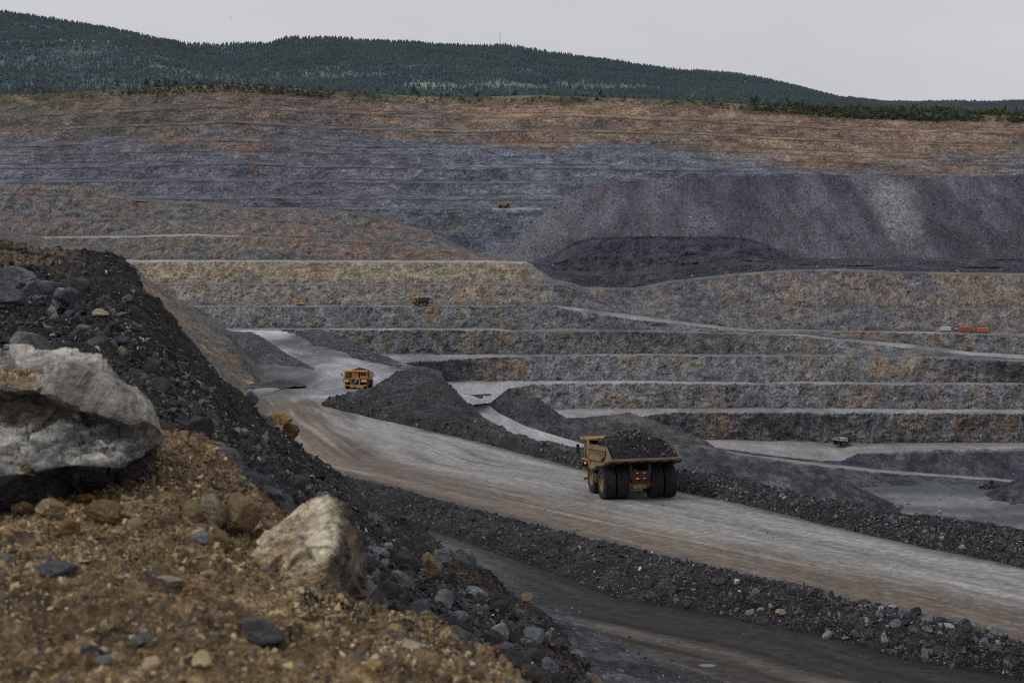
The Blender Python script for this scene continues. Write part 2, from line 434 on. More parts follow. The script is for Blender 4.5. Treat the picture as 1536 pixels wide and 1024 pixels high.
col = mixc(col, cc(84, 86, 88), sstep(930, 780, pxg) * .6)
col = col * (1 + .13 * np.clip(VR.normal(size=pxg.shape), -1.6, 2.2) + .2 * fb(G, .12, 3, .7, off=141))[..., None]
o = mk_mesh('waste_rock_dump', G.reshape(-1, 3), grid_faces(*G.shape[:2]), M_dump, col.reshape(-1, 3), smooth=False); tag(o, kind='structure')
dump_G = G

# ---------------------------------------------------------------- the benches of the pit
px = np.arange(-700, 2240, 1.6)
lines = []; segs = []; kinds = []
def add(line, n=None, kind=None):
    lines.append(line)
    if n is not None: segs.append(n); kinds.append(kind)
def hl(pts, h, **kw): return Line(*[(a, b, float(Dh(b, h))) for a, b in pts], **kw)
hf = 153.0
add(hl([(-700, 860), (2240, 860)], hf), 40, 'floor')
add(hl([(-700, 745), (900, 742), (1150, 736), (1300, 729), (1400, 726), (2240, 726)], hf, wob=1.5), 9, 'bank')
add(Line((-700, 700, 690), (880, 690, 692), (1050, 673, 694), (1200, 694.5, 690), (1330, 708.5, 690), (1440, 716.5, 690), (1536, 724, 688), (2240, 724, 688), wob=.6), 2, 'ramp')
add(Line((-700, 698, 697), (880, 688, 699), (1050, 671, 700), (1200, 690.5, 700), (1330, 704, 700), (1440, 712.5, 700), (1536, 719, 700), (2240, 719, 700), wob=.6), 6, 'bank')
add(Line((-700, 690, 705), (880, 675, 708), (1050, 668, 709), (1200, 688, 704), (1262, 690, 704), (1285, 679, 709), (1400, 674, 712), (1536, 671, 714), (2240, 671, 714), wob=1.2, jag=.8), 7, 'floor2')
add(Line((-700, 680, 712), (880, 664, 735), (1000, 659, 742), (1100, 658, 744), (1300, 663, 744), (1536, 662, 744), (2240, 662, 744), wob=1), 24, 'wall')
add(hl([(-700, 640), (835, 636), (850, 628), (950, 628), (985, 620), (1020, 618), (1536, 619), (2240, 620)], 129, wob=2.2, jag=1.6), 4, 'b1')
add(hl([(-700, 611), (830, 612), (1100, 610.5), (1536, 613), (2240, 613)], 129, wob=.5), 20, 'wall')
add(hl([(-700, 606), (640, 604), (700, 606), (735, 604), (762, 582), (800, 576), (900, 574), (1536, 576.5), (2240, 577)], 117, wob=2.2, jag=1.6), 5, 'b2')
add(hl([(-700, 571), (800, 570), (1100, 571.5), (1536, 573), (2240, 573)], 117, wob=.5), 20, 'wall')
add(hl([(-700, 548), (560, 546), (640, 541), (720, 536.5), (820, 533), (1300, 534), (1440, 538), (1536, 543), (2240, 545)], 104.7, wob=2.2, jag=1.6), 4, 'b3')
add(hl([(-700, 531), (560, 530), (1200, 530.5), (1440, 534.5), (1536, 539), (2240, 541)], 104.7, wob=.5), 22, 'wall4')
add(Line((-700, 494, 803), (740, 494.5, 803), (765, 497, 803), (830, 496, 805), (1090, 500, 806), (1190, 503, 806), (1363, 521, 802), (1450, 532, 800), (1536, 538, 800), (2240, 560, 800), wob=1.2, jag=1.4), 3, 'b4')
add(Line((-700, 490.5, 816), (740, 491.5, 815), (765, 494, 812), (830, 492, 812), (1090, 497, 812), (1190, 500, 816), (1363, 515, 818), (1450, 526, 818), (1536, 531, 818), (2240, 552, 818), wob=.5), 20, 'wall5')
add(Line((-700, 459.5, 825), (820, 459.5, 825), (840, 461.5, 823), (950, 479, 819), (1090, 494, 818), (1130, 496, 822), (1200, 496, 824), (1536, 502, 824), (2240, 510, 824), wob=1, jag=1.2), 3, 'b5')
add(Line((-700, 457.5, 836), (820, 457.5, 835), (840, 457.5, 837), (950, 472, 838), (1090, 489.5, 836), (1130, 493, 834), (1200, 493.5, 834), (1536, 499, 834), (2240, 507, 834), wob=.5), 18, 'wall6')
add(Line((-700, 427, 848), (850, 427, 848), (890, 448, 848), (940, 462, 850), (1536, 463.5, 850), (2240, 465, 850), wob=2, jag=1.5), 2, 'b6')
add(Line((-700, 425, 856), (850, 425, 856), (890, 446.5, 853), (940, 461, 856), (1536, 462, 856), (2240, 464, 856), wob=1.2), 22, 'wall7')
add(Line((-700, 394, 876), (170, 393, 876), (500, 393.5, 876), (790, 394.5, 876), (830, 420, 868), (880, 433, 870), (950, 437, 872), (1000, 426, 874), (1100, 414, 878), (1180, 408, 880), (1250, 406, 880), (1400, 411, 880), (1536, 413, 880), (2240, 416, 880), wob=1.6, jag=1.6), 4, 'b7')
add(Line((-700, 389, 905), (170, 388.5, 905), (500, 390, 902), (700, 389.5, 905), (790, 392, 900), (830, 417, 880), (880, 429, 884), (950, 431, 888), (1000, 421, 888), (1100, 409, 892), (1180, 404, 894), (1250, 402, 894), (1400, 407, 894), (1536, 409, 894), (2240, 411, 894), wob=.7), 20, 'wall8')
Tp = [(-700, 262), (0, 275), (150, 279), (190, 291), (215, 298), (340, 305), (352, 310), (550, 318), (600, 335), (640, 346), (690, 368), (720, 381), (760, 387), (800, 392), (835, 378), (862, 362), (900, 355), (960, 354), (1110, 355), (1150, 366), (1185, 384), (1230, 388), (1536, 386), (2240, 386)]
B7 = [(800, 397), (830, 417), (880, 429), (950, 431), (1000, 421), (1100, 409), (1180, 404), (1250, 402), (1400, 407), (1536, 409), (2240, 411)]
_kf = {925: .78, 943: .62, 960: .46, 968: .38, 985: .2, 992: .1}
def capped(pts, D, d):
    p0 = np.array(pts, float); t = np.array(Tp, float); b7 = np.array(B7, float); f = _kf[D]
    xs = sorted(set(list(p0[:, 0]) + list(t[:, 0]) + list(b7[:, 0]))); out = []
    for x in xs:
        ty = np.interp(x, t[:, 0], t[:, 1])
        if x < 800: out.append((x, max(np.interp(x, p0[:, 0], p0[:, 1]), ty + d), D))
        else: out.append((x, ty + f * (np.interp(x, b7[:, 0], b7[:, 1]) - ty), 930 - f * 38))
    return Line(*out, wob=.5, seed=5)
add(capped([(-700, 362), (0, 357.5), (200, 356), (290, 353), (360, 355), (800, 372), (2240, 372)], 925, 6), 3, 'b8')
add(capped([(-700, 359), (0, 354.5), (200, 353), (290, 350), (360, 353.5), (800, 371), (2240, 371)], 943, 5), 12, 'wall9')
add(capped([(-700, 326), (0, 325), (250, 330), (420, 336), (600, 347), (2240, 367)], 960, 3.5), 1, 'b9')
add(capped([(-700, 324), (0, 323.5), (250, 329), (420, 335), (600, 346), (2240, 366)], 968, 3), 12, 'wall9')
add(capped([(-700, 294), (0, 294), (170, 300), (400, 312), (2240, 362)], 985, 1.5), 1, 'b9')
add(capped([(-700, 293), (0, 293), (170, 299), (400, 311), (2240, 361)], 992, 1), 10, 'wall9')
add(Line(*[(x, y, 1004 if x < 800 else 930) for x, y in Tp], wob=.8, jag=.8, seed=3), 2, 'back')
add(Line(*[(x, y + (2 if x < 800 else 2), 1020 if x < 800 else 960) for x, y in Tp]), 3, 'back')
add(Line(*[(x, y + 70, 1024 if x < 800 else 965) for x, y in Tp]))
G, sid, ts = loft(px, lines, segs)
kd = np.array(kinds)[sid]
pxg, pyg = pix(G)
iswall = np.array([k.startswith('wall') for k in kd])
first = np.nonzero(iswall)[0][0]
act = (np.arange(len(kd)) >= first)[:, None] * 1.0
X0 = G[..., 0]; Y0 = G[..., 1]; Z0 = G[..., 2]
# plan shape of the faces: buttresses, gullies and slots, the same from toe to lip, leaning a little with height
d = 3.8 * (fbm(X0 * .018, Y0 * .02, Z0 * .012, 4, .6)) + 2.2 * (fbm(X0 * .09, Y0 * .05 + 7, Z0 * .05, 4, .65, ridged=True) - .35) + 1.0 * fbm(X0 * .32, Y0 * .1, Z0 * .07, 3, .6, ridged=True)
hf_ = 2.0 * (fb(G, (.14, .1, .24), 4, .65, ridged=True, off=6) - .3)
tl_ = np.clip(fbm(X0 * .05, Y0 * .03, 0 * pxg + sid[:, None] * 2.3, 4, .6) * 1.8 + .1, 0, 1.3)
fan = sstep(.15, .5, fbm(G[..., 0] * .022, G[..., 1] * .02, 0 * pxg + sid[:, None] * 5.3, 3, .5))
tal_ = np.where(iswall[:, None], np.clip(1 - ts[:, None] / (.36 + .55 * fan), 0, 1), 0) * (tl_ * 4.5 + fan * 4)
G[:, :, 1] -= (d + (hf_ + tal_) * np.where(iswall, 1, 0)[:, None]) * act
G[:, :, 2] += np.where(iswall, 0, 1)[:, None] * 0.25 * fb(G, 0.15, 3)
bankm = (kd == 'bank')[:, None]
G[:, :, 2] += bankm * 0.8 * fb(G, 0.2, 3)
nA = fb(G, (0.010, 0.010, 0.02), 5, .6, off=21); nB = fb(G, (0.05, 0.05, 0.04), 4, .65, off=33); nC = fb(G, (.02, .02, .012), 4, .6, off=50)
grey = cc(98, 99, 101); dk = cc(74, 75, 79); brn = cc(105, 98, 89); rust = cc(116, 95, 80); tan = cc(132, 120, 100); red = cc(106, 86, 77)
nV = fb(G, (.12, .05, .03), 4, .65, off=60)
col = mixc(mixc(grey, dk, sstep(-.3, .4, nA + nV * .5)), brn, sstep(-.05, .45, nB + nV * .7 + nC * .4) * .6)
col = mixc(col, rust, sstep(.16, .42, nC + nV * .4) * .5)
col = mixc(col, cc(122, 108, 84), sstep(.12, .4, fb(G, (.022, .02, .03), 4, .6, off=161) + nV * .3) * .4)

tanm = ((kd == 'wall7') | (kd == 'wall6'))[:, None] & (pxg < 860)
tw = sstep(150, 260, pxg) * sstep(860, 740, pxg) * np.where((kd == 'wall7')[:, None], .85, .4)
col = np.where(tanm[..., None], mixc(col, mixc(tan, rust, sstep(.0, .35, nB) * .7), tw * (.75 + .25 * nA)), col)
up = (kd == 'wall8') | (kd == 'wall9')
upm = up[:, None] & (pxg < 800)
col = np.where(upm[..., None], mixc(mixc(cc(98, 90, 84), cc(84, 84, 86), sstep(-.3, .3, nA + nV)), red, sstep(.0, .35, nC + nB * .5 + sstep(330, 300, pyg) * .15 + sstep(380, 560, pxg) * .15 - .12) * .7), col)
# right hand brown wall, dark rubble above it, talus under the ramp
rb = ((kd == 'wall7') | (kd == 'wall6'))[:, None] & (pxg >= 860)
col = np.where(rb[..., None], mixc(mixc(cc(92, 90, 92), cc(80, 82, 90), sstep(-.2, .4, nA)), cc(116, 102, 88), sstep(-.25, .3, nB + (pxg - 1150) / 1600) * np.where((kd == 'wall7')[:, None], .65, .3)), col)
dr = (up | (kd == 'b8') | (kd == 'b9') | (kd == 'back'))[:, None] & (pxg >= 800)
col = np.where(dr[..., None], mixc(cc(50, 51, 58), cc(70, 71, 79), sstep(-.2, .6, nB)), col)
tal = sstep(780, 860, pxg) * sstep(1230, 1050, pxg) * (kd == 'wall4')[:, None]
col = mixc(col, mixc(cc(78, 78, 80), cc(92, 88, 80), sstep(-.2, .3, nC)), tal * .8)
stripe = sstep(.1, .5, fbm((G[..., 0] + G[..., 2]) * .25, G[..., 2] * .02, 0 * G[..., 0], 3, .6)) * tal
col = mixc(col, cc(108, 104, 96), stripe * .5)
# bench surfaces
bb = {'b1': (146, 147, 150), 'b2': (144, 146, 150), 'b3': (134, 136, 141), 'b4': (142, 144, 147), 'b5': (134, 134, 136), 'b6': (92, 94, 98), 'b7': (150, 142, 132), 'b8': (142, 134, 126), 'b9': (104, 92, 84)}
wts = {'b1': [(800, .9), (1536, .8)], 'b2': [(640, 1), (1000, .9), (1250, .35), (1536, .5)], 'b3': [(560, 1), (850, .7), (1536, .4)], 'b4': [(380, 1), (740, .9), (770, .1), (1150, .1), (1200, .9), (1536, 1)],
       'b5': [(300, .35), (400, .75), (640, .3), (820, .2), (840, .95), (1050, .9), (1110, .4), (1300, .7), (1536, .7)], 'b6': [(0, .3), (1536, .4)], 'b7': [(150, 1), (250, .9), (450, .7), (650, .6), (700, 1), (790, 1), (805, 0), (1536, 0)],
       'b8': [(0, .8), (200, .9), (355, .95), (364, .1), (1536, 0)], 'b9': [(0, .6), (500, .5), (700, .0)]}
for k, c in bb.items():
    w = np.interp(pxg, [a for a, b in wts[k]], [b for a, b in wts[k]]) * (kd == k)[:, None] * np.clip(.85 + .5 * nB, 0, 1) * (1 if k in ('b2', 'b7', 'b8') else (.35 + .65 * sstep(-.25, .15, fbm(pxg * .009, pyg * .05, 0 * pxg + len(k) * 3 + ord(k[1]), 3, .5))))
    col = mixc(col, cc(*c), w)
# debris tone at each toe, with toe shade painted into the colour, and a pale crushed lip above each face
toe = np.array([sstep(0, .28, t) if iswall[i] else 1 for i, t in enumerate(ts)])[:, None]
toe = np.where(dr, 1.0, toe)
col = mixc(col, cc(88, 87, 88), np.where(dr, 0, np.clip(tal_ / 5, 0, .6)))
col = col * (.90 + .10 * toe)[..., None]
fl = (kd == 'floor')[:, None]; trk = fbm(G[..., 0] * .012, G[..., 1] * .05, 0 * G[..., 0], 5, .6)
col = np.where(fl[..., None], mixc(cc(74, 76, 82), cc(112, 112, 115), sstep(-.3, .45, trk)), col)
col = np.where((fl & (pyg > 757 - (pxg - 1300) * 0.0) & (pxg < 1180))[..., None], mixc(cc(66, 67, 74), cc(84, 85, 90), sstep(-.2, .4, trk)), col)
f2 = (kd == 'floor2')[:, None]
col = np.where(f2[..., None], mixc(cc(112, 111, 113), cc(142, 138, 136), sstep(-.3, .4, trk)), col)
col = mixc(col, cc(124, 122, 124), (kd == 'ramp')[:, None] * (.55 + .4 * sstep(1040, 1300, pxg)))
col = np.where(bankm[..., None], mixc(cc(64, 65, 74), cc(86, 86, 90), sstep(-.3, .4, nB)), col)
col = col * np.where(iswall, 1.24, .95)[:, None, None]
col = col * (1 + (.13 * np.clip(VR.normal(size=pxg.shape), -1.6, 2.2) + .25 * fb(G, .16, 3, .7, off=131)) * iswall[:, None])[..., None]
bench_G, bench_kd, bench_ts, bench_px, bench_py = G, kd, ts, pxg, pyg
fl_ = np.isin(kd, ['b1', 'b2', 'b3', 'b4', 'b5', 'b6', 'b7', 'b8', 'b9', 'floor', 'floor2', 'ramp'])
bf_ = grid_faces(*G.shape[:2])
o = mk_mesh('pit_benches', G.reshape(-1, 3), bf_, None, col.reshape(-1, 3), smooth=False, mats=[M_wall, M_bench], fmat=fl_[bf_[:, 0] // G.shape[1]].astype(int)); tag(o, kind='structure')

# ---------------------------------------------------------------- near ground: haul road, service road, plateau
pxs = np.arange(-420, 2000, 2.0)
invD = np.linspace(1 / 30.0, 1 / 850.0, 640)
Dg = 1 / invD
PXg, DG = np.meshgrid(pxs, Dg)
X = (PXg - CX) / F * DG * 1.0; Y = DG
FE = [RP(2100, 980), RP(1536, 850), RP(1400, 822), RP(1300, 800), RP(1200, 776), RP(1100, 752), RP(1030, 738), RP(950, 722), RP(870, 702), RP(780, 678), RP(700, 657), RP(640, 646), (-16, 300), (-17, 340), (-21, 380), (-25, 420), (-38, 500), (-72, 600), (-102, 700), (-145, 850), (-190, 1000)]
NE = [RP(1900, 1090), RP(1536, 974), RP(1400, 936), RP(1250, 896), RP(1100, 862), RP(1000, 838), RP(850, 803), RP(700, 764), RP(560, 728), RP(440, 700), (-42, 230), (-60, 320), (-75, 450)]
LB = [RP(1900, 1140), RP(1536, 1012), RP(1350, 978), RP(1250, 950), RP(1130, 926), RP(1000, 902), RP(930, 892), RP(830, 852), RP(700, 808), RP(590, 770), RP(440, 722), (-48, 226), (-66, 320), (-82, 450)]
AP = [RP(1500, 1200), RP(1150, 1060), RP(1000, 985), RP(900, 935), RP(800, 882), RP(720, 845), RP(600, 795), RP(480, 760), (-60, 240), (-90, 450)]
sF, aF = sdist(X, Y, FE)      # right side of direction (going away from us) positive = beyond the edge
sN, aN = sdist(X, Y, NE)
sL, aL = sdist(X, Y, LB)
sA, aA = sdist(X, Y, AP)
dN = np.where(DG < 280, -sN, -1.0); dL = np.where(DG < 280, -sL, -50.0); dA = np.where(DG < 280, -sA, -60.0)
dN_ = dN    # positive on our side
Z = -road_h(DG)
P3 = np.stack([X, Y, Z], -1)
q = np.clip(dN / np.maximum(dN + np.maximum(-dL, 0), 1e-3), 0, 1)
lump = fb(P3, .30, 3, off=3); lump2 = fb(P3, 1.1, 3, .6, off=13)
inb = (dN > 0) & (dL < 0)
wob = fb(P3, .5, 3, off=71) * .10
berm = np.where(inb, np.sin(np.pi * np.clip(q + wob, 0, 1)) ** .8 * (0.85 + .5 * lump) + .22 * lump2 * np.sin(np.pi * q), 0)
Z = Z + berm - 0.3 * sstep(0, 1, q) * (dN > 0)
# apron of gravel rising towards us
ap = np.clip(dA, 0, None)
Z = Z + np.where(ap > 0, ap * 0.10 * (1 + .5 * lump) + np.minimum(ap, 2) * .12 * (lump2 + .4), 0)
Z = Z + 0.06 * fb(P3, .6, 3) * (sN > 0) * (sF < 0)
# wheel ruts along the roads
along = (sN > 0) & (sF < 0.0)
Z = Z + np.where(along, .06 * fbm(sN * .35, aN * .02, 0 * sN, 3), 0)
Z = Z + np.where((dL > 0) & (dA < 0), .08 * fbm(dL * .6, aL * .02, 0 * sN, 3) + .02 * lump2, 0)
# the far side falls away into the pit (under the roadside berm)
Z = Z - np.clip(sF - 3.0, 0, None) * 0.9 * (DG < 480) - np.clip(sF - 1.0, 0, None) * 0.9 * (DG >= 480)
Z = np.maximum(Z, -172)
G = np.stack([X, Y, Z], -1)
pxg, pyg = pix(G)
wd = sN - sF
rel = np.clip(sN / np.maximum(sN - sF, 1e-3), 0, 1)     # 0 near edge .. 1 far edge
strk = fbm(sN * .35, aN * .010, 0 * sN + 5, 5, .6); strk2 = fbm(sN * .9, aN * .012, 0 * sN + 9, 2, .6)
trackm = 0
for c_, s_ in ((.30, 1), (.48, 2), (.62, 3), (.78, 4)):
    cen = wd * c_ + 1.4 * fbm(aN * .02, 0 * aN + s_ * 3.1, 0 * aN, 2)
    for o_ in (-2.1, 2.1): trackm = np.maximum(trackm, sstep(.75, .2, np.abs(sN - cen - o_)) * (.5 + .5 * sstep(-.2, .2, fbm(aN * .05, 0 * aN + s_ * 7.7, 0 * aN, 2))))
edge = sstep(0, .16, rel) * sstep(1, .90, rel)
brown = cc(98, 89, 81); greyr = cc(126, 124, 122); darkr = cc(70, 67, 64); red = cc(88, 74, 67)
gr = sstep(.25, .62, rel + strk * .25)
col = mixc(brown, greyr, gr)
col = mixc(col, red, sstep(.05, .4, strk2 + strk) * (1 - gr) * .6)
col = mixc(col, cc(134, 126, 116), sstep(.1, .4, strk - strk2 * .6) * (1 - gr) * .7)
col = col * (1 - .17 * trackm)[..., None]
col = mixc(darkr, col, edge)
col = mixc(col, cc(80, 75, 70), sstep(.12, .5, strk2 - strk * .4) * .6)
col = col * (1 + .22 * fb(G, (.9, .35, 0), 3, .7, off=61))[..., None]
# plateau further off: swirling tracks
swirl = fb(G, (.03, .008, .0), 5, .6, off=9); swirl2 = fb(G, (.10, .02, 0), 4, .6, off=19)
farc = mixc(cc(88, 89, 93), cc(142, 143, 147), sstep(-.35, .4, swirl + .3 * swirl2))
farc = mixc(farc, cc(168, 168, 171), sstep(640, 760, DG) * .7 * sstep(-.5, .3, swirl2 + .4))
# the travelled band winding up to the left and round to the bench road
tr = [(-22, 230), (-36, 300), (-45, 385), (-46, 440), (-62, 500), (-98, 570), (-128, 640), (-132, 720), (-140, 850)]
sT, aT = sdist(X, Y, tr[::-1])
bandw = np.interp(DG, [200, 380, 500, 600, 850], [14, 12, 16, 16, 24])
tb = sstep(1.25, .55, np.abs(sT) / bandw + .25 * swirl)
col2 = mixc(mixc(cc(74, 74, 78), cc(98, 97, 98), sstep(-.3, .4, swirl2)), farc * 1.05, np.clip(tb, 0, 1))
rutm = sstep(.25, .5, fbm(sT * .9, aT * .012, 0 * sT + 3, 3, .6)) * tb
col2 = mixc(col2, cc(170, 170, 172), rutm * .5)
kf = sstep(290, 350, DG)
dk1 = sstep(1.2, .4, np.hypot((pxg - 395) / 80, (pyg - 573) / 13) + .35 * swirl2)
col2 = mixc(col2, cc(60, 60, 64), dk1 * .8)
col = mixc(col, col2, kf)
# service road
srd = (dL > 0)
sv = mixc(cc(46, 44, 43), cc(84, 78, 73), sstep(-.2, .4, fbm(dL * .45, aL * .01, 0 * dL + 2, 5, .6) + .3 * fbm(dL * 2.0, aL * .02, 0 * dL, 3, .6)))
for c_ in (2.2, 4.6, 7.4, 10.2): sv = sv * (1 - .22 * sstep(.6, .15, np.abs(dL - c_ - .9 * fbm(aL * .03, 0 * aL + c_, 0 * aL, 2))))[..., None]
sv = sv * (1 + .25 * fb(G, 1.6, 3, .7, off=81))[..., None]
sv = mixc(sv, cc(98, 92, 86), sstep(820, 640, pxg) * .55)
sv = mixc(sv, cc(36, 34, 35), sstep(2.5, .0, dL) * .7)
apc = mixc(cc(46, 47, 52), cc(66, 67, 73), sstep(-.3, .4, lump + lump2 * .5))
sv = mixc(sv, apc, sstep(-.6, 1.2, dA + lump2 * .8))
col = np.where(srd[..., None], sv, col)
bc = mixc(cc(30, 29, 30), cc(48, 46, 48), sstep(-.3, .5, lump2 + lump))
col = np.where(inb[..., None], bc, col)
roadv = np.stack([np.where(dL > 0, dL, np.where(kf > .5, sT * .45 + 7 * swirl, sN + 1.5 * fb(G, .03, 3, off=44))), np.where(kf > .5, aT, aN), Z * .3], -1)
near_G = G; near_masks = dict(inb=inb, dL=dL, dA=dA, q=q, sN=sN, sF=sF)
notroad = (inb | (dA > .5)).ravel()
Fc = grid_faces(*G.shape[:2])
cut = (np.where(DG < 480, sF > 5.5, sF > 14)).ravel(); Fc = Fc[~cut[Fc].all(1)]
fm = notroad[Fc[:, 0]].astype(np.int32)
o = mk_mesh('haul_road', G.reshape(-1, 3), Fc, None, col.reshape(-1, 3), extra={'road': roadv.reshape(-1, 3)}, mats=[M_road, M_heap], fmat=fm); tag(o, kind='structure')

def ground_z(x, y):
    """height of the near ground sheet at a point"""
    D = y; px_ = CX + x / D * F
    j = np.clip((px_ - pxs[0]) / 2.0, 0, len(pxs) - 2); i = np.clip((1 / 30.0 - 1 / D) / (1 / 30.0 - 1 / 850.0) * 639, 0, 638)
    return float(near_G[int(round(i)), int(round(j)), 2])

# ---------------------------------------------------------------- roadside berm and the dark mound behind it
px = np.arange(484, 2060, 1.5)
fe = [(484, 607), (520, 616), (560, 626), (640, 644), (700, 657), (780, 678), (870, 702), (950, 722), (1030, 738), (1100, 752), (1200, 776), (1300, 800), (1400, 822), (1536, 850), (2060, 967)]
fD = {a: road_D(a, b + 1.5) for a, b in fe}
fxa = np.array([a for a, b in fe], float); fDa = np.array([fD[a] for a, b in fe])
bD = lambda x: float(np.interp(x, fxa, fDa))
b0 = Line(*[(a, b + 1.5, fD[a]) for a, b in fe], wob=1.5, jag=1.2, seed=2)
b1 = Line(*[(x, y, bD(x) + o_) for x, y, o_ in [(484, 606, 1), (520, 607, 4), (560, 613, 5), (640, 628, 5), (700, 640, 4.5), (780, 659, 4), (870, 681, 3.5), (950, 701, 3), (1030, 717, 3), (1100, 729, 3), (1200, 750, 2.6), (1300, 771, 2.4), (1400, 786, 2.3), (1536, 811, 2.2), (2060, 925, 2)]], wob=3, jag=1.2, seed=3)
b2 = Line(*[(x, y, bD(x) + o_) for x, y, o_ in [(484, 605, 1.5), (510, 591, 14), (560, 580, 28), (590, 562, 60), (620, 548, 84), (645, 551, 96), (662, 562, 96), (674, 577, 92), (695, 598, 84), (722, 622, 66), (747, 640, 52), (775, 653, 40), (805, 661, 30), (860, 671, 18), (900, 682, 12), (950, 695, 8), (1030, 708, 6), (1100, 717, 5.5), (1200, 741, 5), (1300, 762, 4.5), (1400, 775, 4.2), (1536, 794, 4), (2060, 905, 4)]], wob=3, jag=1.6, seed=4)
b3 = Line(*[(x, y + 3, D + 4) for x, y, D in b2.p])
b4 = Line(*[(x, max(y + 60, 760) if x > 600 else y + 30, D + (70 if x > 600 else 20)) for x, y, D in b2.p])
G, sid, ts = loft(px, [b0, b1, b2, b3, b4], [30, 60, 3, 8])
am = np.interp(G[..., 1], [60, 150, 300, 400], [.22, .32, .55, .6])
G[..., 2] += (fb(G, .55, 4, .6, off=3) * am + fb(G, .12, 3, off=9) * .7) * np.where(sid == 0, ts, 1)[:, None] * (sid < 3)[:, None]
pxg, pyg = pix(G)
n1 = fb(G, .25, 4, .6, off=5); n2 = fb(G, .06, 4, .6, off=15)
col = mixc(cc(38, 37, 39), cc(58, 57, 61), sstep(-.3, .5, n1))
flank = sstep(690, 740, pxg) * sstep(900, 830, pxg) * (sid == 1)[:, None]
st = fbm((G[..., 0] * .8 - G[..., 2] * .3) * .5, G[..., 1] * .04, 0 * n1, 4, .6)
col = mixc(col, mixc(cc(56, 52, 51), cc(82, 76, 70), sstep(-.2, .5, st)), flank * .8)
col = mixc(col, mixc(cc(50, 49, 52), cc(74, 72, 74), sstep(-.2, .4, n2 + n1 * .4)), sstep(220, 300, G[..., 1]) * .8)
berm_G, berm_sid, berm_px, berm_py = G, sid, pxg, pyg
o = mk_mesh('roadside_berm', G.reshape(-1, 3), grid_faces(*G.shape[:2]), M_heap, col.reshape(-1, 3), smooth=False); tag(o, kind='structure')

heap_Gs = []
def heap(name, px, lines, segs, c0, c1, amp=.6, mat=M_heap, sc=.2, kind='structure', label=None, cat=None):
    G, sid, ts = loft(px, lines, segs)
    G[..., 2] += fb(G, sc, 4, .6, off=len(heap_Gs) * 3.3) * amp * (sid < len(segs) - 1)[:, None]
    n = fb(G, sc, 4, .6, off=8) + .7 * fb(G, sc * .25, 3, off=2)
    col = mixc(cc(*c0), cc(*c1), sstep(-.4, .6, n))
    o = mk_mesh(name, G.reshape(-1, 3), grid_faces(*G.shape[:2]), mat, col.reshape(-1, 3), smooth=False)
    if label: tag(o, label, cat)
    else: tag(o, kind=kind)
    heap_Gs.append(G); return o, G

# mound between plateau and bench
px = np.arange(450, 664, 1.5)
RD = lambda a, b, o=0: (a, b, road_D(a, b) + o)
f0 = Line(RD(450, 502), RD(470, 518), RD(520, 529), RD(528, 537), RD(572, 546), RD(600, 553), RD(650, 563), RD(720, 580), wob=.5)
f1 = Line(RD(450, 501, 4), (460, 497, 735), (478, 493.5, 700), (505, 500, 660), (540, 519, 590), (566, 530, 548), (600, 543, 515), (650, 553, 480), (720, 577, road_D(720, 580) + 8), wob=1.5, jag=1, seed=6)
f2 = Line((450, 506, 760), (478, 502, 712), (540, 530, 602), (600, 556, 525), (720, 590, 422))
f3 = Line((450, 516, 765), (478, 560, 730), (600, 640, 560), (720, 690, 440))
o, g_mound = heap('broken_rock_mound', px, [f0, f1, f2, f3], [26, 3, 6], (52, 53, 59), (74, 75, 80), .8, M_heap, .14)
# left mound by the winding road, the low strip by the puddle
px = np.arange(330, 470, 1.5)
f0 = Line(RD(330, 541), RD(380, 546), RD(420, 547), RD(470, 554), wob=.6)
f1 = Line((330, 495, 600), (362, 498, 590), (376, 497, 585), (398, 508, 565), (430, 530, 530), RD(470, 552, 6), wob=1.5, jag=1.2, seed=2)
f2 = Line((330, 500, 612), (398, 515, 590), (470, 556, 512))
o, g_m2 = heap('left_rock_mound', px, [f0, f1, f2], [26, 5], (56, 56, 61), (82, 82, 86), .8, M_heap, .14)
px = np.arange(360, 460, 1.5)
f0 = Line((360, 592, 372), (385, 588, 375), (440, 580, 384), (460, 579, 388))
f1 = Line((360, 578, 385), (395, 574, 388), (420, 569, 392), (445, 574, 390), (460, 577, 391), wob=2, jag=1)
f2 = Line((360, 590, 398), (460, 582, 398))
o, g_m3 = heap('low_gravel_bank', px, [f0, f1, f2], [12, 5], (50, 50, 54), (72, 72, 76), .3, M_heap, .3)
# brown slope running down from the upper left
px = np.arange(-120, 440, 1.6)
f0 = Line((-120, 560, 230), (200, 600, 240), (300, 640, 250), (440, 660, 300))
fm_ = Line((-120, 470, 360), (200, 480, 370), (300, 540, 380), (370, 580, 380), (440, 600, 372))
f1 = Line((-120, 330, 600), (60, 355, 590), (130, 368, 585), (170, 383, 580), (200, 404, 560), (232, 425, 545), (262, 447, 530), (310, 472, 510), (336, 487, 500), (352, 510, 480), (372, 545, 440), (392, 577, 410), (440, 598, 385), wob=2.5, jag=1.2, seed=9)
f2 = Line((-120, 338, 620), (170, 390, 600), (336, 495, 520), (440, 606, 392))
f3 = Line((-120, 470, 660), (170, 520, 640), (336, 560, 545), (440, 640, 400))
G, sid, ts = loft(px, [f0, fm_, f1, f2, f3], [24, 110, 3, 5])
G[..., 2] += (fb(G, .08, 5, .6, off=2) * 1.8 + fb(G, .35, 3, .6) * .5) * (sid < 3)[:, None]
pxg, pyg = pix(G)
line = np.interp(pxg, [150, 200, 260, 310, 340, 372, 400], [372, 404, 447, 490, 520, 560, 590])
below = pyg - line
nn = fb(G, (.10, .04, .06), 5, .6, off=4)
col = mixc(cc(82, 79, 76), cc(62, 61, 62), sstep(-.2, .4, nn))
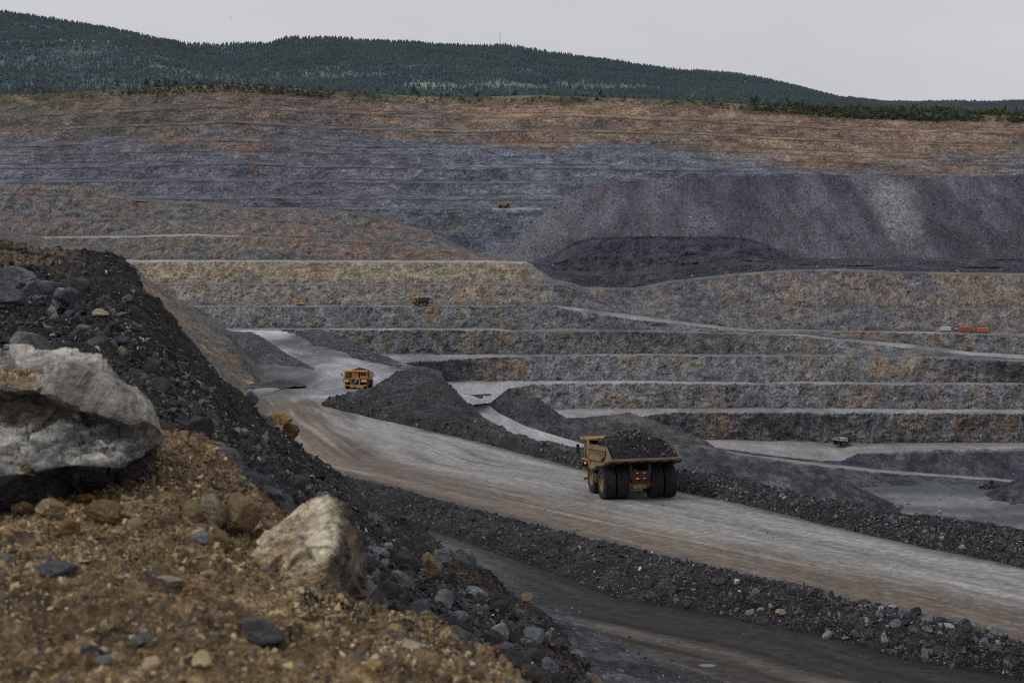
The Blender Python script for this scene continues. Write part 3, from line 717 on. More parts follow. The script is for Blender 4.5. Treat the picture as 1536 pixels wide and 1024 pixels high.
col = mixc(col, cc(118, 96, 76), sstep(.0, .5, nn + .15) * sstep(-8, 6, below) * sstep(60, 14, below) * .8)
col = mixc(col, cc(136, 112, 84), sstep(.15, .5, fb(G, .12, 4, off=40)) * sstep(470, 510, pyg) * sstep(230, 300, pxg) * .75)
o = mk_mesh('brown_side_slope', G.reshape(-1, 3), grid_faces(*G.shape[:2]), M_heap, col.reshape(-1, 3)); tag(o, kind='structure')
side_G = G

# access ramp between mound and benches, and the heap right of it
px = np.arange(560, 960, 1.6)
r0 = Line((560, 612, 690), (660, 608, 690), (700, 640, 672), (760, 668, 655), (830, 690, 640), (870, 700, 620), (960, 720, 620))
r1 = Line((560, 606, 702), (650, 602, 702), (676, 596, 706), (695, 606, 702), (720, 630, 690), (750, 648, 682), (790, 662, 674), (850, 680, 664), (960, 700, 650), wob=.8)
r2 = Line((560, 600, 712), (650, 598, 712), (700, 590, 718), (724, 598, 714), (747, 618, 706), (788, 638, 697), (826, 650, 690), (869, 663, 684), (960, 690, 668), wob=.8)
r3 = Line((560, 596, 722), (650, 596, 722), (735, 590, 726), (775, 624, 712), (826, 648, 697), (960, 688, 674))
G, sid, ts = loft(px, [r0, r1, r2, r3], [12, 18, 5])
pxg, pyg = pix(G)
nn = fb(G, (.12, .03, .05), 4, .6); cross = ts[:, None] + 0 * nn
col = np.where((sid == 1)[:, None, None], mixc(cc(100, 100, 103), cc(146, 145, 148), sstep(-.6, .4, fbm(cross * 5, pxg * .006, 0 * nn, 4, .6) + .2)), mixc(cc(44, 43, 46), cc(58, 56, 58), sstep(-.3, .3, nn)))
o = mk_mesh('pit_access_ramp', G.reshape(-1, 3), grid_faces(*G.shape[:2]), M_bench, col.reshape(-1, 3), smooth=False); tag(o, kind='structure')
px = np.arange(722, 1110, 1.5)
f0 = Line((722, 608, 710), (747, 626, 704), (788, 645, 695), (826, 658, 688), (869, 672, 682), (940, 698, 660), (1110, 730, 640))
f1 = Line((722, 602, 712), (740, 600, 713), (770, 592, 714), (800, 592, 714), (815, 602, 712), (835, 618, 706), (850, 627, 702), (880, 626, 704), (915, 622, 706), (945, 618, 708), (985, 632, 704), (1020, 646, 700), (1060, 660, 694), (1110, 700, 680), wob=1.5, jag=1, seed=12)
f2 = Line((722, 608, 716), (770, 596, 720), (800, 596, 720), (850, 632, 709), (945, 622, 716), (1020, 650, 706), (1110, 706, 684))
f3 = Line((722, 640, 712), (800, 640, 726), (945, 660, 724), (1110, 730, 690))
o, g_m4 = heap('tipped_rock_slope', px, [f0, f1, f2, f3], [40, 3, 5], (62, 62, 67), (92, 89, 87), .9, M_wall, .1)

# cone stockpiles on the pit floor
def cone(px0, px1, pyb, pyt, D, name, label, cat):
    D = float(Dh(pyb - 4, 153.0)); a = W((px0 + px1) / 2, pyb - 4, D); R = (px1 - px0) / 2 / F * D; H = (pyb - pyt) / F * D
    n = 90; r = np.linspace(0, 1.25, 40); th = np.linspace(0, 2 * np.pi, n + 1)
    RR, TH = np.meshgrid(r, th, indexing='ij')
    X = a[0] + RR * R * np.cos(TH); Y = a[1] + RR * R * np.sin(TH) * .8
    Z = a[2] + H * np.maximum(1.04 - RR * 1.04 - .06 * np.exp(-RR * RR * 60), -.02)
    G = np.stack([X, Y, Z], -1); G[..., 2] += fb(G, .12, 4, .6) * 1.2 * np.clip(RR * 3, .2, 1)
    G[:, -1] = G[:, 0]
    nn = fb(G, .2, 4, .6)
    col = mixc(cc(42, 42, 47), cc(66, 66, 71), sstep(-.3, .4, nn))
    o = mk_mesh(name, G.reshape(-1, 3), grid_faces(*G.shape[:2]), M_dump, col.reshape(-1, 3)); tag(o, label, cat); return o
cone(1130, 1345, 762, 711, 612, 'rubble_stockpile', 'dark cone of tipped rubble rising behind the right berm', 'stockpile')
cone(1478, 1600, 748, 716, 655, 'rubble_stockpile', 'low dark rubble heap on the pit floor at the right edge', 'stockpile')
# dark hump below the middle benches, left of the cone
px = np.arange(930, 1260, 1.6)
f0 = Line((930, 700, 600), (1100, 760, 590), (1260, 775, 590))
f1 = Line((930, 660, 660), (960, 655, 668), (1010, 662, 668), (1060, 668, 668), (1100, 680, 662), (1180, 704, 650), (1260, 735, 640), wob=2, jag=1)
f2 = Line((930, 690, 676), (1100, 700, 676), (1260, 745, 660))
o, g_m5 = heap('lower_rock_bank', px, [f0, f1, f2], [44, 5], (48, 48, 55), (84, 84, 89), 1.8, M_dump, .13)

# ---------------------------------------------------------------- foreground rubble slope
px = np.arange(-620, 1120, 2.0)
e0 = Line((-620, 820, 9.5), (-100, 800, 9.5), (200, 740, 10), (300, 720, 10), (400, 790, 9.5), (520, 920, 8), (640, 1010, 7), (760, 1080, 6), (1120, 1420, 5))
e1 = Line((-620, 520, 22), (0, 520, 22), (150, 520, 22), (300, 610, 20), (420, 720, 19), (560, 840, 17), (700, 950, 14), (850, 1080, 11), (1120, 1300, 9))
e2 = Line((-620, 330, 48), (-100, 360, 46), (0, 372, 45), (60, 378, 44), (150, 385, 43), (200, 415, 40), (245, 470, 38), (300, 532, 36), (350, 590, 34), (392, 640, 32), (440, 672, 31), (470, 692, 31), (520, 726, 30), (560, 756, 30), (600, 787, 29), (660, 823, 27), (710, 853, 26), (760, 888, 24), (800, 920, 22), (850, 968, 20), (890, 1024, 18), (960, 1120, 16), (1120, 1300, 12), wob=7, jag=3, seed=5)
e3 = Line(*[(a, b + 4, c + 1.2) for a, b, c in e2.p])
e4 = Line(*[(a, b + 120, c + 10) for a, b, c in e2.p])
G, sid, ts = loft(px, [e0, e1, e2, e3, e4], [130, 200, 3, 10])
Nn = normals(G); Nn *= np.sign(Nn[..., 2:3])
am = np.interp(G[..., 1], [8, 20, 45], [.08, .22, .45])
dd = (fb(G, .45, 4, .55, off=3) * 1.3 + fb(G, 2.0, 4, .6, ridged=True, off=7) * .32) * am
G = G + Nn * (dd * (sid < 3)[:, None])[..., None]
pxg, pyg = pix(G)
n1 = fb(G, .5, 4, .6, off=5); n2 = fb(G, 3, 3, .6, off=6)
col = mixc(cc(30, 28, 28), cc(46, 44, 44), sstep(-.3, .5, n1 + .4 * n2))
col = mixc(col, cc(50, 41, 32), sstep(.1, .5, n1 + n2 * .3) * .6)
ochre = sstep(.0, .35, fb(G, .6, 4, .6, off=25) + .2) * sstep(190, 20, pyg - np.interp(pxg, [-100, 200, 300, 420, 520, 640, 800, 960], [1200, 640, 620, 690, 800, 900, 960, 1060])) * 0
bl = np.interp(pxg, [200, 260, 330, 400, 470, 560, 640, 720, 860], [620, 640, 660, 730, 800, 890, 930, 960, 1040])
ochre = sstep(-10, 40, pyg - bl + 22 * n1) * .9
col = mixc(col, mixc(cc(74, 56, 38), cc(104, 82, 56), sstep(-.3, .4, n2)), ochre)
strip = sstep(1, .2, np.abs((pyg - 800) - (pxg - 640) * .95 + 26 * n1) / 24) * sstep(620, 680, pxg)
col = mixc(col, cc(80, 64, 46), strip * .5)
tl = sstep(430, 400, pyg) * sstep(140, 60, pxg)
col = mixc(col, cc(100, 84, 66), tl * sstep(-.2, .3, n1) * .7)
slope_G, slope_sid, slope_px, slope_py = G, sid, pxg, pyg
o = mk_mesh('rubble_slope', G.reshape(-1, 3), grid_faces(*G.shape[:2]), M_near, col.reshape(-1, 3)); tag(o, kind='structure')

# ---------------------------------------------------------------- ochre dirt bank in front
px = np.arange(-620, 1120, 2.0)
g0 = Line((-620, 1500, 1.7), (1120, 1560, 1.7))
g1 = Line((-620, 900, 4.6), (0, 890, 4.8), (300, 880, 5.0), (500, 960, 4.6), (640, 1000, 4.2), (1120, 1400, 2.6))
g2 = Line((-620, 700, 8.2), (0, 705, 8.2), (210, 668, 8.4), (250, 652, 8.6), (300, 664, 8.6), (330, 690, 8.3), (390, 742, 7.8), (450, 800, 7.0), (500, 868, 6.4), (545, 925, 5.8), (600, 944, 5.4), (660, 962, 5.1), (720, 992, 4.7), (770, 1022, 4.4), (850, 1095, 4.0), (1120, 1400, 3.0), wob=8, jag=3, seed=3)
g3 = Line(*[(a, b + 6, c + .3) for a, b, c in g2.p])
g4 = Line(*[(a, b + 90, c + 2.0) for a, b, c in g2.p])
G, sid, ts = loft(px, [g0, g1, g2, g3, g4], [150, 190, 4, 10])
Nn = normals(G); Nn *= np.sign(Nn[..., 2:3])
dd = fb(G, 1.1, 4, .55, off=3) * .12 + np.abs(fb(G, 5.0, 4, .65, off=7)) * .11 + fb(G, 22, 3, .6, ridged=True, off=9) * .010
G = G + Nn * (dd * (sid < 4)[:, None])[..., None]
n1 = fb(G, 1.6, 4, .6, off=5); n2 = fb(G, 9, 3, .6, off=6)
col = mixc(cc(70, 58, 45), cc(134, 111, 83), sstep(-.45, .45, n1 * .8 + n2 * .7))
col = mixc(col, cc(48, 38, 29), sstep(.15, .5, -n2 - n1 * .5) * .7)
col = mixc(col, cc(116, 97, 70), sstep(4.6, 3.2, G[..., 1]) * .35)
dirt_G, dirt_sid = G, sid
dirt_px, dirt_py = pix(G)
o = mk_mesh('ochre_dirt_bank', G.reshape(-1, 3), grid_faces(*G.shape[:2]), M_dirt, col.reshape(-1, 3)); tag(o, kind='structure')

# base ground reaching the horizon
V = np.array([(-30000, -300, -230), (30000, -300, -230), (30000, 60000, -230), (-30000, 60000, -230)], float)
o = mk_mesh('ground', V, np.array([[0, 1, 2, 3]]), M_hill, np.tile(cc(62, 66, 56), (4, 1))); tag(o, kind='structure')
# ================================================================== ROCKS
def hull_proto(n, seed, flat=.7):
    r = np.random.default_rng(seed)
    p = r.normal(size=(n, 3)); p /= np.linalg.norm(p, axis=1)[:, None]
    p *= r.uniform(.72, 1.1, (n, 1)); p *= np.array([1, r.uniform(.5, .85), r.uniform(.28, flat)])
    bm = bmesh.new()
    for q in p: bm.verts.new(q)
    res = bmesh.ops.convex_hull(bm, input=bm.verts[:])
    junk = list({e for e in res['geom_interior'] + res['geom_unused'] if isinstance(e, bmesh.types.BMVert)})
    if junk: bmesh.ops.delete(bm, geom=junk, context='VERTS')
    bmesh.ops.triangulate(bm, faces=bm.faces[:])
    bmesh.ops.recalc_face_normals(bm, faces=bm.faces[:])
    bm.verts.ensure_lookup_table()
    V = np.array([v.co[:] for v in bm.verts]); Fc = np.array([[v.index for v in f.verts] for f in bm.faces])
    bm.verts.index_update(); Fc = np.array([[v.index for v in f.verts] for f in bm.faces])
    bm.free(); return V, Fc
P_SMALL = [hull_proto(9, 100 + i) for i in range(14)]
P_MED = [hull_proto(13, 200 + i) for i in range(16)]

def ico(sub):
    bm = bmesh.new(); bmesh.ops.create_icosphere(bm, subdivisions=sub, radius=1)
    bm.verts.index_update()
    V = np.array([v.co[:] for v in bm.verts]); Fc = np.array([[v.index for v in f.verts] for f in bm.faces]); bm.free(); return V, Fc
ICO4 = ico(4); ICO5 = ico(5); ICO3 = ico(3)

def cut_rock(sub, seed, nplanes=14, dims=(1, .8, .65), rough=.05, sharp=1.0):
    """angular boulder: a sphere cut back by random planes, then roughened"""
    V, Fc = {3: ICO3, 4: ICO4, 5: ICO5}[sub]
    r = np.random.default_rng(seed)
    n = r.normal(size=(nplanes, 3)); n /= np.linalg.norm(n, axis=1)[:, None]; d = r.uniform(.62, .95, nplanes)
    c = V @ n.T
    k = np.where(c > .05, d[None, :] / np.maximum(c, .05), 9)
    rad = np.minimum(k.min(1), 1.12)
    P = V * rad[:, None]
    P = P * (1 + rough * fb(P + seed, 2.2, 5, .55)[:, None] + rough * .4 * fb(P + seed, 9, 3, .6, ridged=True)[:, None])
    return P * np.array(dims), Fc

def chisel(P, n, k, seed, lo=None):
    """breaks a surface into flat fracture faces: every point follows the tilted plane of its nearest seed"""
    r = np.random.default_rng(seed); F_ = P.reshape(-1, 3); S = F_[r.choice(len(F_), n, replace=False)]
    A_ = r.normal(size=(n, 3)) * k; best = np.full(len(F_), 1e9); out = np.zeros(len(F_)); sz = F_.max(0) - F_.min(0)
    Fw = F_ + .05 * sz.mean() * np.stack([fb(F_ / sz.mean(), 4, 3, off=9), fb(F_ / sz.mean(), 4, 3, off=19), fb(F_ / sz.mean(), 4, 3, off=29)], -1)
    for s_, a_ in zip(S, A_):
        d_ = ((Fw - s_) ** 2).sum(1); m = d_ < best; best = np.where(m, d_, best); out = np.where(m, (F_ - s_) @ a_, out)
    return out.reshape(P.shape[:-1])

def randrot(n, rng, tilt=1.0):
    q = rng.normal(size=(n, 4)); q /= np.linalg.norm(q, axis=1)[:, None]
    w, x, y, z = q.T
    return np.stack([np.stack([1 - 2 * (y * y + z * z), 2 * (x * y - z * w), 2 * (x * z + y * w)], -1),
                     np.stack([2 * (x * y + z * w), 1 - 2 * (x * x + z * z), 2 * (y * z - x * w)], -1),
                     np.stack([2 * (x * z - y * w), 2 * (y * z + x * w), 1 - 2 * (x * x + y * y)], -1)], 1)

def sample_grid(G, n, mask=None, rng=RNG, wfun=None):
    """random points on a grid surface, weighted so that they are even in the picture"""
    P00 = G[:-1, :-1]; P11 = G[1:, 1:]
    w = np.ones(P00.shape[:2])
    if wfun is not None: w = w * wfun
    if mask is not None: w = w * mask[:-1, :-1]
    cw = np.cumsum(w.ravel()); idx = np.searchsorted(cw, rng.random(n) * cw[-1])
    i, j = np.unravel_index(np.minimum(idx, w.size - 1), w.shape)
    a = rng.random((n, 1)); b = rng.random((n, 1))
    p = G[i, j] * (1 - a) * (1 - b) + G[i + 1, j] * a * (1 - b) + G[i, j + 1] * (1 - a) * b + G[i + 1, j + 1] * a * b
    return p, i, j

def areaw(G):
    du = G[:-1, 1:] - G[:-1, :-1]; dv = G[1:, :-1] - G[:-1, :-1]
    return np.linalg.norm(np.cross(du, dv), axis=-1)

def rock_mesh(name, pos, size, tint, mat, protos, label=None, cat=None, kind='stuff', rng=RNG, squash=None):
    Vs = []; Fs = []; Cs = []; base = 0
    which = rng.integers(0, len(protos), len(pos)); R = randrot(len(pos), rng)
    for k, (PV, PF) in enumerate(protos):
        m = np.nonzero(which == k)[0]
        if not len(m): continue
        v = np.einsum('nij,vj->nvi', R[m], PV) * size[m][:, None, None] + pos[m][:, None, :]
        f = PF[None] + (np.arange(len(m)) * len(PV))[:, None, None] + base
        Vs.append(v.reshape(-1, 3)); Fs.append(f.reshape(-1, 3)); Cs.append(np.repeat(tint[m], len(PV), 0)); base += len(m) * len(PV)
    o = mk_mesh(name, np.concatenate(Vs), np.concatenate(Fs), mat, np.concatenate(Cs), smooth=False)
    if label: tag(o, label, cat, kind=kind)
    else: tag(o, kind=kind)
    return o

def psize(rng, n, lo, hi, k=2.0):
    """power-law sizes"""
    u = rng.random(n); return (lo ** -k + u * (hi ** -k - lo ** -k)) ** (-1 / k)

def tints(rng, n, pal, wts, j=.22):
    pal = np.array([s2l(c) / .72 for c in pal]); k = rng.choice(len(pal), n, p=np.array(wts) / sum(wts))
    return pal[k] * rng.uniform(1 - j, 1 + j, (n, 1)) * rng.uniform(.96, 1.04, (n, 3))

DARK = [(48, 47, 50), (62, 62, 66), (80, 80, 85), (56, 50, 46), (104, 97, 87), (134, 132, 128)]
singles = []    # (pos, size, tint, group)
def scatter(G, n, lo, hi, pal, wt, name, label, cat, mat=M_rock, mask=None, protos=P_SMALL, top=0, sink=.25, k=2.0, world=True, big=None, sfun=None, seed=0):
    rng = np.random.default_rng(900 + seed)
    p, i, j = sample_grid(G, n, mask, rng)
    s = psize(rng, n, lo, hi, k)
    if sfun is not None: s = s * sfun(p)
    t = tints(rng, n, pal, wt)
    p = p + np.array([0, 0, 1]) * (s * (.5 - sink) * .5)[:, None]
    app = s / p[:, 1]
    if top:
        X_, Y_ = pix(p)
        vis = (X_ > -10) & (X_ < 1546) & (Y_ > 0) & (Y_ < 1034)
        o_ = np.argsort(-app * vis)[:top]
        for q in o_: singles.append((p[q], s[q], t[q], big))
        keep = np.ones(n, bool); keep[o_] = False
        p, s, t = p[keep], s[keep], t[keep]
    return rock_mesh(name, p, s, t, mat, protos, label, cat, rng=rng)

# --- roadside berm: dense rubble, finer far away
bm_ = (berm_sid < 2)[:, None] & (berm_px < 1560) & (berm_px > 470)
dens = np.where(berm_sid == 0, 1.6, 1.0)[:, None] * np.interp(berm_px, [484, 700, 760, 860, 900, 1536], [.8, .5, .25, .35, 1, 1])
scatter(berm_G, 40000, .05, .42, DARK, [6, 6, 3, 3, .7, .4], 'roadside_berm_rubble', 'dark broken rock covering the berm along the haul road', 'rubble', mask=bm_ * dens, top=45,
        big=('berm', 'angular rock in the berm along the outer edge of the haul road', 'rocks in the outer roadside berm'), sfun=lambda p: np.interp(p[:, 1], [60, 120, 300, 380], [.8, 1.0, 1.7, 1.9]), seed=1, k=2.2)
# --- berm between the roads
inb = near_masks['inb']; vis = (np.abs(near_G[..., 0] / near_G[..., 1]) < .38)
scatter(near_G, 30000, .04, .36, DARK, [6, 6, 4, 3, 1.0, .4], 'median_berm_rubble', 'dark loose rock piled between the haul road and the service road', 'rubble', mask=inb & vis, top=60,
        big=('median', 'loose rock in the low berm between haul road and service road', 'rocks in the berm between the two roads'), seed=2, k=2.2)
# --- gravel apron
apm = (near_masks['dA'] > -.8) & (near_masks['dA'] < 30) & vis & (near_G[..., 1] < 140)
scatter(near_G, 42000, .025, .16, [(70, 71, 78), (88, 89, 96), (56, 56, 60), (120, 118, 116)], [5, 4, 4, .8], 'gravel_apron', 'fine dark gravel spilling onto the service road', 'gravel', mask=apm, top=15,
        big=('apron', 'small rock lying on the dark gravel beside the service road', 'rocks on the gravel apron'), seed=3, k=2.0)
# stray stones on the service road
srm = (near_masks['dL'] > 0) & (near_masks['dA'] < 0) & vis & (near_G[..., 1] < 130)
scatter(near_G, 700, .025, .10, [(84, 82, 82), (120, 112, 100), (60, 58, 60)], [3, 1, 3], 'stray_stones', 'stray stones strewn over the dark service road', 'stones', mask=srm, seed=4)
# --- mounds in the middle distance
for i_, (Gm, n_, lo_, hi_) in enumerate([(g_mound, 6000, .22, .8), (g_m2, 3000, .2, .7), (g_m3, 1000, .1, .35), (g_m4, 6000, .22, .8), (g_m5, 9000, .3, 1.3)]):
    mk_ = np.zeros(Gm.shape[:2], bool); mk_[:24] = True
    scatter(Gm, n_, lo_, hi_, [(66, 67, 74), (84, 85, 92), (104, 104, 108), (132, 130, 128)], [5, 4, 2, .35], 'mound_rubble', 'broken grey rock on a mound in the pit', 'rubble', mat=M_farrock, mask=mk_, seed=10 + i_, k=2.6)
# --- side slope
mk_ = np.zeros(side_G.shape[:2], bool); mk_[20:134] = True
scatter(side_G, 7000, .12, .75, [(80, 76, 72), (60, 58, 58), (128, 104, 78), (110, 108, 106)], [4, 4, 2, 1], 'side_slope_scree', 'brown and grey scree on the slope at the left of the pit', 'scree', mat=M_farrock, mask=mk_, seed=20, k=2.6)
# --- talus and toe debris on the benches, rubble band on the right
kd = bench_kd
m_t = (kd == 'wall4')[:, None] & (bench_px > 800) & (bench_px < 1250)
scatter(bench_G, 3500, .25, 1.0, [(92, 92, 94), (120, 118, 114), (72, 72, 76)], [4, 1.2, 3], 'bench_talus', 'grey talus below the sloping ramp on the middle benches', 'scree', mat=M_farrock, mask=m_t, seed=21, k=2.8)
iswl = np.array([k.startswith('wall') and (tt < .16 or tt > .93) for k, tt in zip(kd, bench_ts)])[:, None] & (bench_px > 0) & (bench_px < 1536)
scatter(bench_G, 12000, .25, 1.2, [(86, 87, 92), (110, 108, 106), (66, 67, 72)], [4, 1, 4], 'bench_debris', 'loose blasted rock at the foot of the bench faces', 'scree', mat=M_farrock, mask=iswl, seed=22, k=3)
m_r = ((kd == 'wall9') | (kd == 'wall8'))[:, None] & (bench_px > 790) & (bench_px < 1560)
scatter(bench_G, 9000, .28, 1.1, [(64, 65, 73), (82, 83, 90), (104, 104, 110), (140, 138, 140)], [5, 4, 1.5, .3], 'spoil_bank_rubble', 'dark rubble of the spoil bank above the right benches', 'rubble', mat=M_farrock, mask=m_r, seed=23, k=2.8)
mk_ = np.zeros(dump_G.shape[:2], bool); mk_[20:80] = True; mk_ = mk_ & (dump_G[..., 0] / dump_G[..., 1] < .38)
scatter(dump_G, 8000, .35, 1.6, [(80, 77, 90), (104, 101, 110), (140, 138, 144), (62, 60, 71)], [4, 2.4, .5, 3], 'dump_boulders', 'rocks strewn down the face of the purple waste dump', 'rubble', mat=M_farrock, mask=mk_, seed=24, k=2.8)

m_f = (kd == 'floor')[:, None] & (bench_px > 900) & (bench_px < 1560) & (bench_py > 722) & (bench_py < 800)
scatter(bench_G, 1400, .2, 1.0, [(92, 92, 96), (124, 122, 122), (66, 67, 72)], [4, 2, 3], 'floor_stones', 'scattered stones on the lower pit floor', 'stones', mat=M_farrock, mask=m_f, seed=25, k=2.6)
# --- stray stones on the haul road
hr_ = (near_masks['sN'] > .4) & (near_masks['sF'] < -.4) & vis & (near_G[..., 1] < 330)
scatter(near_G, 2600, .025, .13, [(104, 100, 96), (140, 136, 130), (74, 70, 68)], [3, 1.5, 3], 'haul_road_stones', 'small stones strewn over the haul road', 'stones', mask=hr_, seed=26, k=2.6, sfun=lambda p: np.interp(p[:, 1], [60, 150, 330], [.8, 1.2, 1.8]))

# --- foreground rubble slope
sm = (slope_sid < 2)[:, None] & (slope_px > -40) & (slope_px < 960) & (slope_py < 1060) & (slope_py > 360)
# rocky belts: crest belt, the belt running down the middle, quieter fine dark scree between
belt = sstep(1, .25, np.abs(slope_py - np.interp(slope_px, [0, 100, 280, 340, 400, 500, 620, 720, 800], [460, 450, 600, 690, 720, 800, 900, 960, 1010])) / np.interp(slope_px, [0, 250, 350, 500, 800], [90, 60, 60, 95, 70]))
dn = .07 + 1.2 * belt
scatter(slope_G, 80000, .009, .085, DARK, [8, 4, 1.6, 5, 1.0, .6], 'slope_scree', 'fine dark scree covering the near slope', 'scree', mask=sm, seed=30, k=2.2, sfun=lambda p: np.interp(p[:, 1], [8, 20, 45], [.7, 1.2, 2.2]))
scatter(slope_G, 6000, .045, .20, [(44, 44, 46), (58, 58, 61), (78, 78, 82), (54, 48, 43), (100, 90, 76)], [6, 6, 3, 2.5, .8], 'slope_rubble', 'dark angular rubble on the near slope', 'rubble', mask=sm * dn, protos=P_SMALL, seed=31, k=1.8, top=100,
        big=('slope', 'dark angular rock among the rubble of the near slope', 'rocks on the near rubble slope'), sfun=lambda p: np.interp(p[:, 1], [8, 20, 45], [.62, 1.0, 1.5]))
# --- dirt bank stones
dm = (dirt_sid < 3)[:, None] & (dirt_px > -30) & (dirt_px < 800) & (dirt_py < 1050)
OCH = [(122, 104, 78), (92, 78, 60), (148, 130, 100), (98, 91, 82), (70, 69, 70), (170, 156, 134)]
scatter(dirt_G, 60000, .004, .030, OCH, [7, 5, 4, 2, 1.0, .9], 'dirt_gravel', 'ochre gravel and grit covering the near dirt bank', 'gravel', mask=dm, seed=40, k=2.0, sfun=lambda p: np.interp(p[:, 1], [2, 5, 9], [.75, 1, 1.35]))
scatter(dirt_G, 1000, .016, .045, OCH, [5, 4, 4, 3, 2, 1.5], 'dirt_stones', 'ochre and grey stones bedded in the near dirt bank', 'stones', mask=dm, protos=P_MED, seed=41, k=2.2, top=50, sink=.6,
        big=('dirt', 'stone half bedded in the ochre dirt bank', 'stones bedded in the ochre dirt bank'), sfun=lambda p: np.interp(p[:, 1], [2, 5, 9], [.8, 1, 1.3]))

# individually built rocks
srng = np.random.default_rng(77)
for n_, (p, s, t, (g, lab, grp)) in enumerate(singles):
    PV, PF = P_MED[srng.integers(0, 16)]
    R = randrot(1, srng)[0]
    if s / p[1] * F > 9:
        PV, PF = cut_rock(3, int(srng.integers(0, 9999)), 13, (1, srng.uniform(.65, .95), srng.uniform(.5, .8)), .05)
    V = (PV @ R.T) * s
    o = mk_mesh('stone' if g in ('dirt', 'apron') else 'rock', V, PF, M_rock, np.tile(t, (len(V), 1)), smooth=False); o.location = p
    tag(o, lab, 'stone' if g in ('dirt', 'apron') else 'rock', grp)

# ------------------------------------------------------------------ hand placed boulders
def surf_near(G, px_, py_):
    P_, Q_ = pix(G); d = (P_ - px_) ** 2 + (Q_ - py_) ** 2; i = np.unravel_index(np.argmin(d), d.shape); return G[i]
M_grey = earth('grey_boulder', 3.0, 18.0, .55, 1.45, (1, 1, 2.0), 1.0, .03, vein=.7, vscale=3.5, grain=.25, gscale=70)
M_tanb = earth('tan_boulder', 4.0, 22.0, .58, 1.42, (1.2, 1, 2.6), 1.0, .025, vein=.5, vscale=6, grain=.1, gscale=90)
M_mid = earth('slope_boulder', 1.6, 9.0, .6, 1.4, (1, 1, 2), .8, .04, vein=.5, vscale=2, grain=.3, gscale=30)
def boulder(px_, py_, w, hh, G, rgb, seed, label, mat=None, rotz=None, tilt=0, planes=14, sub=4, up=0.0, name='boulder', rough=.06):
    """boulder whose outline is w x hh photo pixels, centred at px_, py_, standing on surface grid G"""
    m_ = sum(rgb) / 3; rgb = tuple(c * .5 + m_ * .5 if rgb[2] > rgb[0] else c for c in rgb)
    b = surf_near(G, px_, py_ + hh * .32); D = b[1]
    c = W(px_, py_, D); s = w / F * D / 2; r = hh / F * D / 2
    PV, PF = cut_rock(sub, seed, planes, (1, .85, 1), rough)
    ext = np.abs(PV).max(0)
    a = math.radians(tilt); Ry = np.array([[math.cos(a), 0, math.sin(a)], [0, 1, 0], [-math.sin(a), 0, math.cos(a)]])
    V = (PV / ext * np.array([s, (s + r) * .5, r])) @ Ry.T
    nn = fb(V / s + seed, 1.3, 4)
    col = np.clip(s2l(rgb) / .72 * (1 + .35 * nn[:, None]), 0, 1)
    o = mk_mesh(name, V, PF, mat or M_mid, col, smooth=False); o.location = c + np.array([0, 0.1 * s, up])
    return tag(o, label, 'boulder')
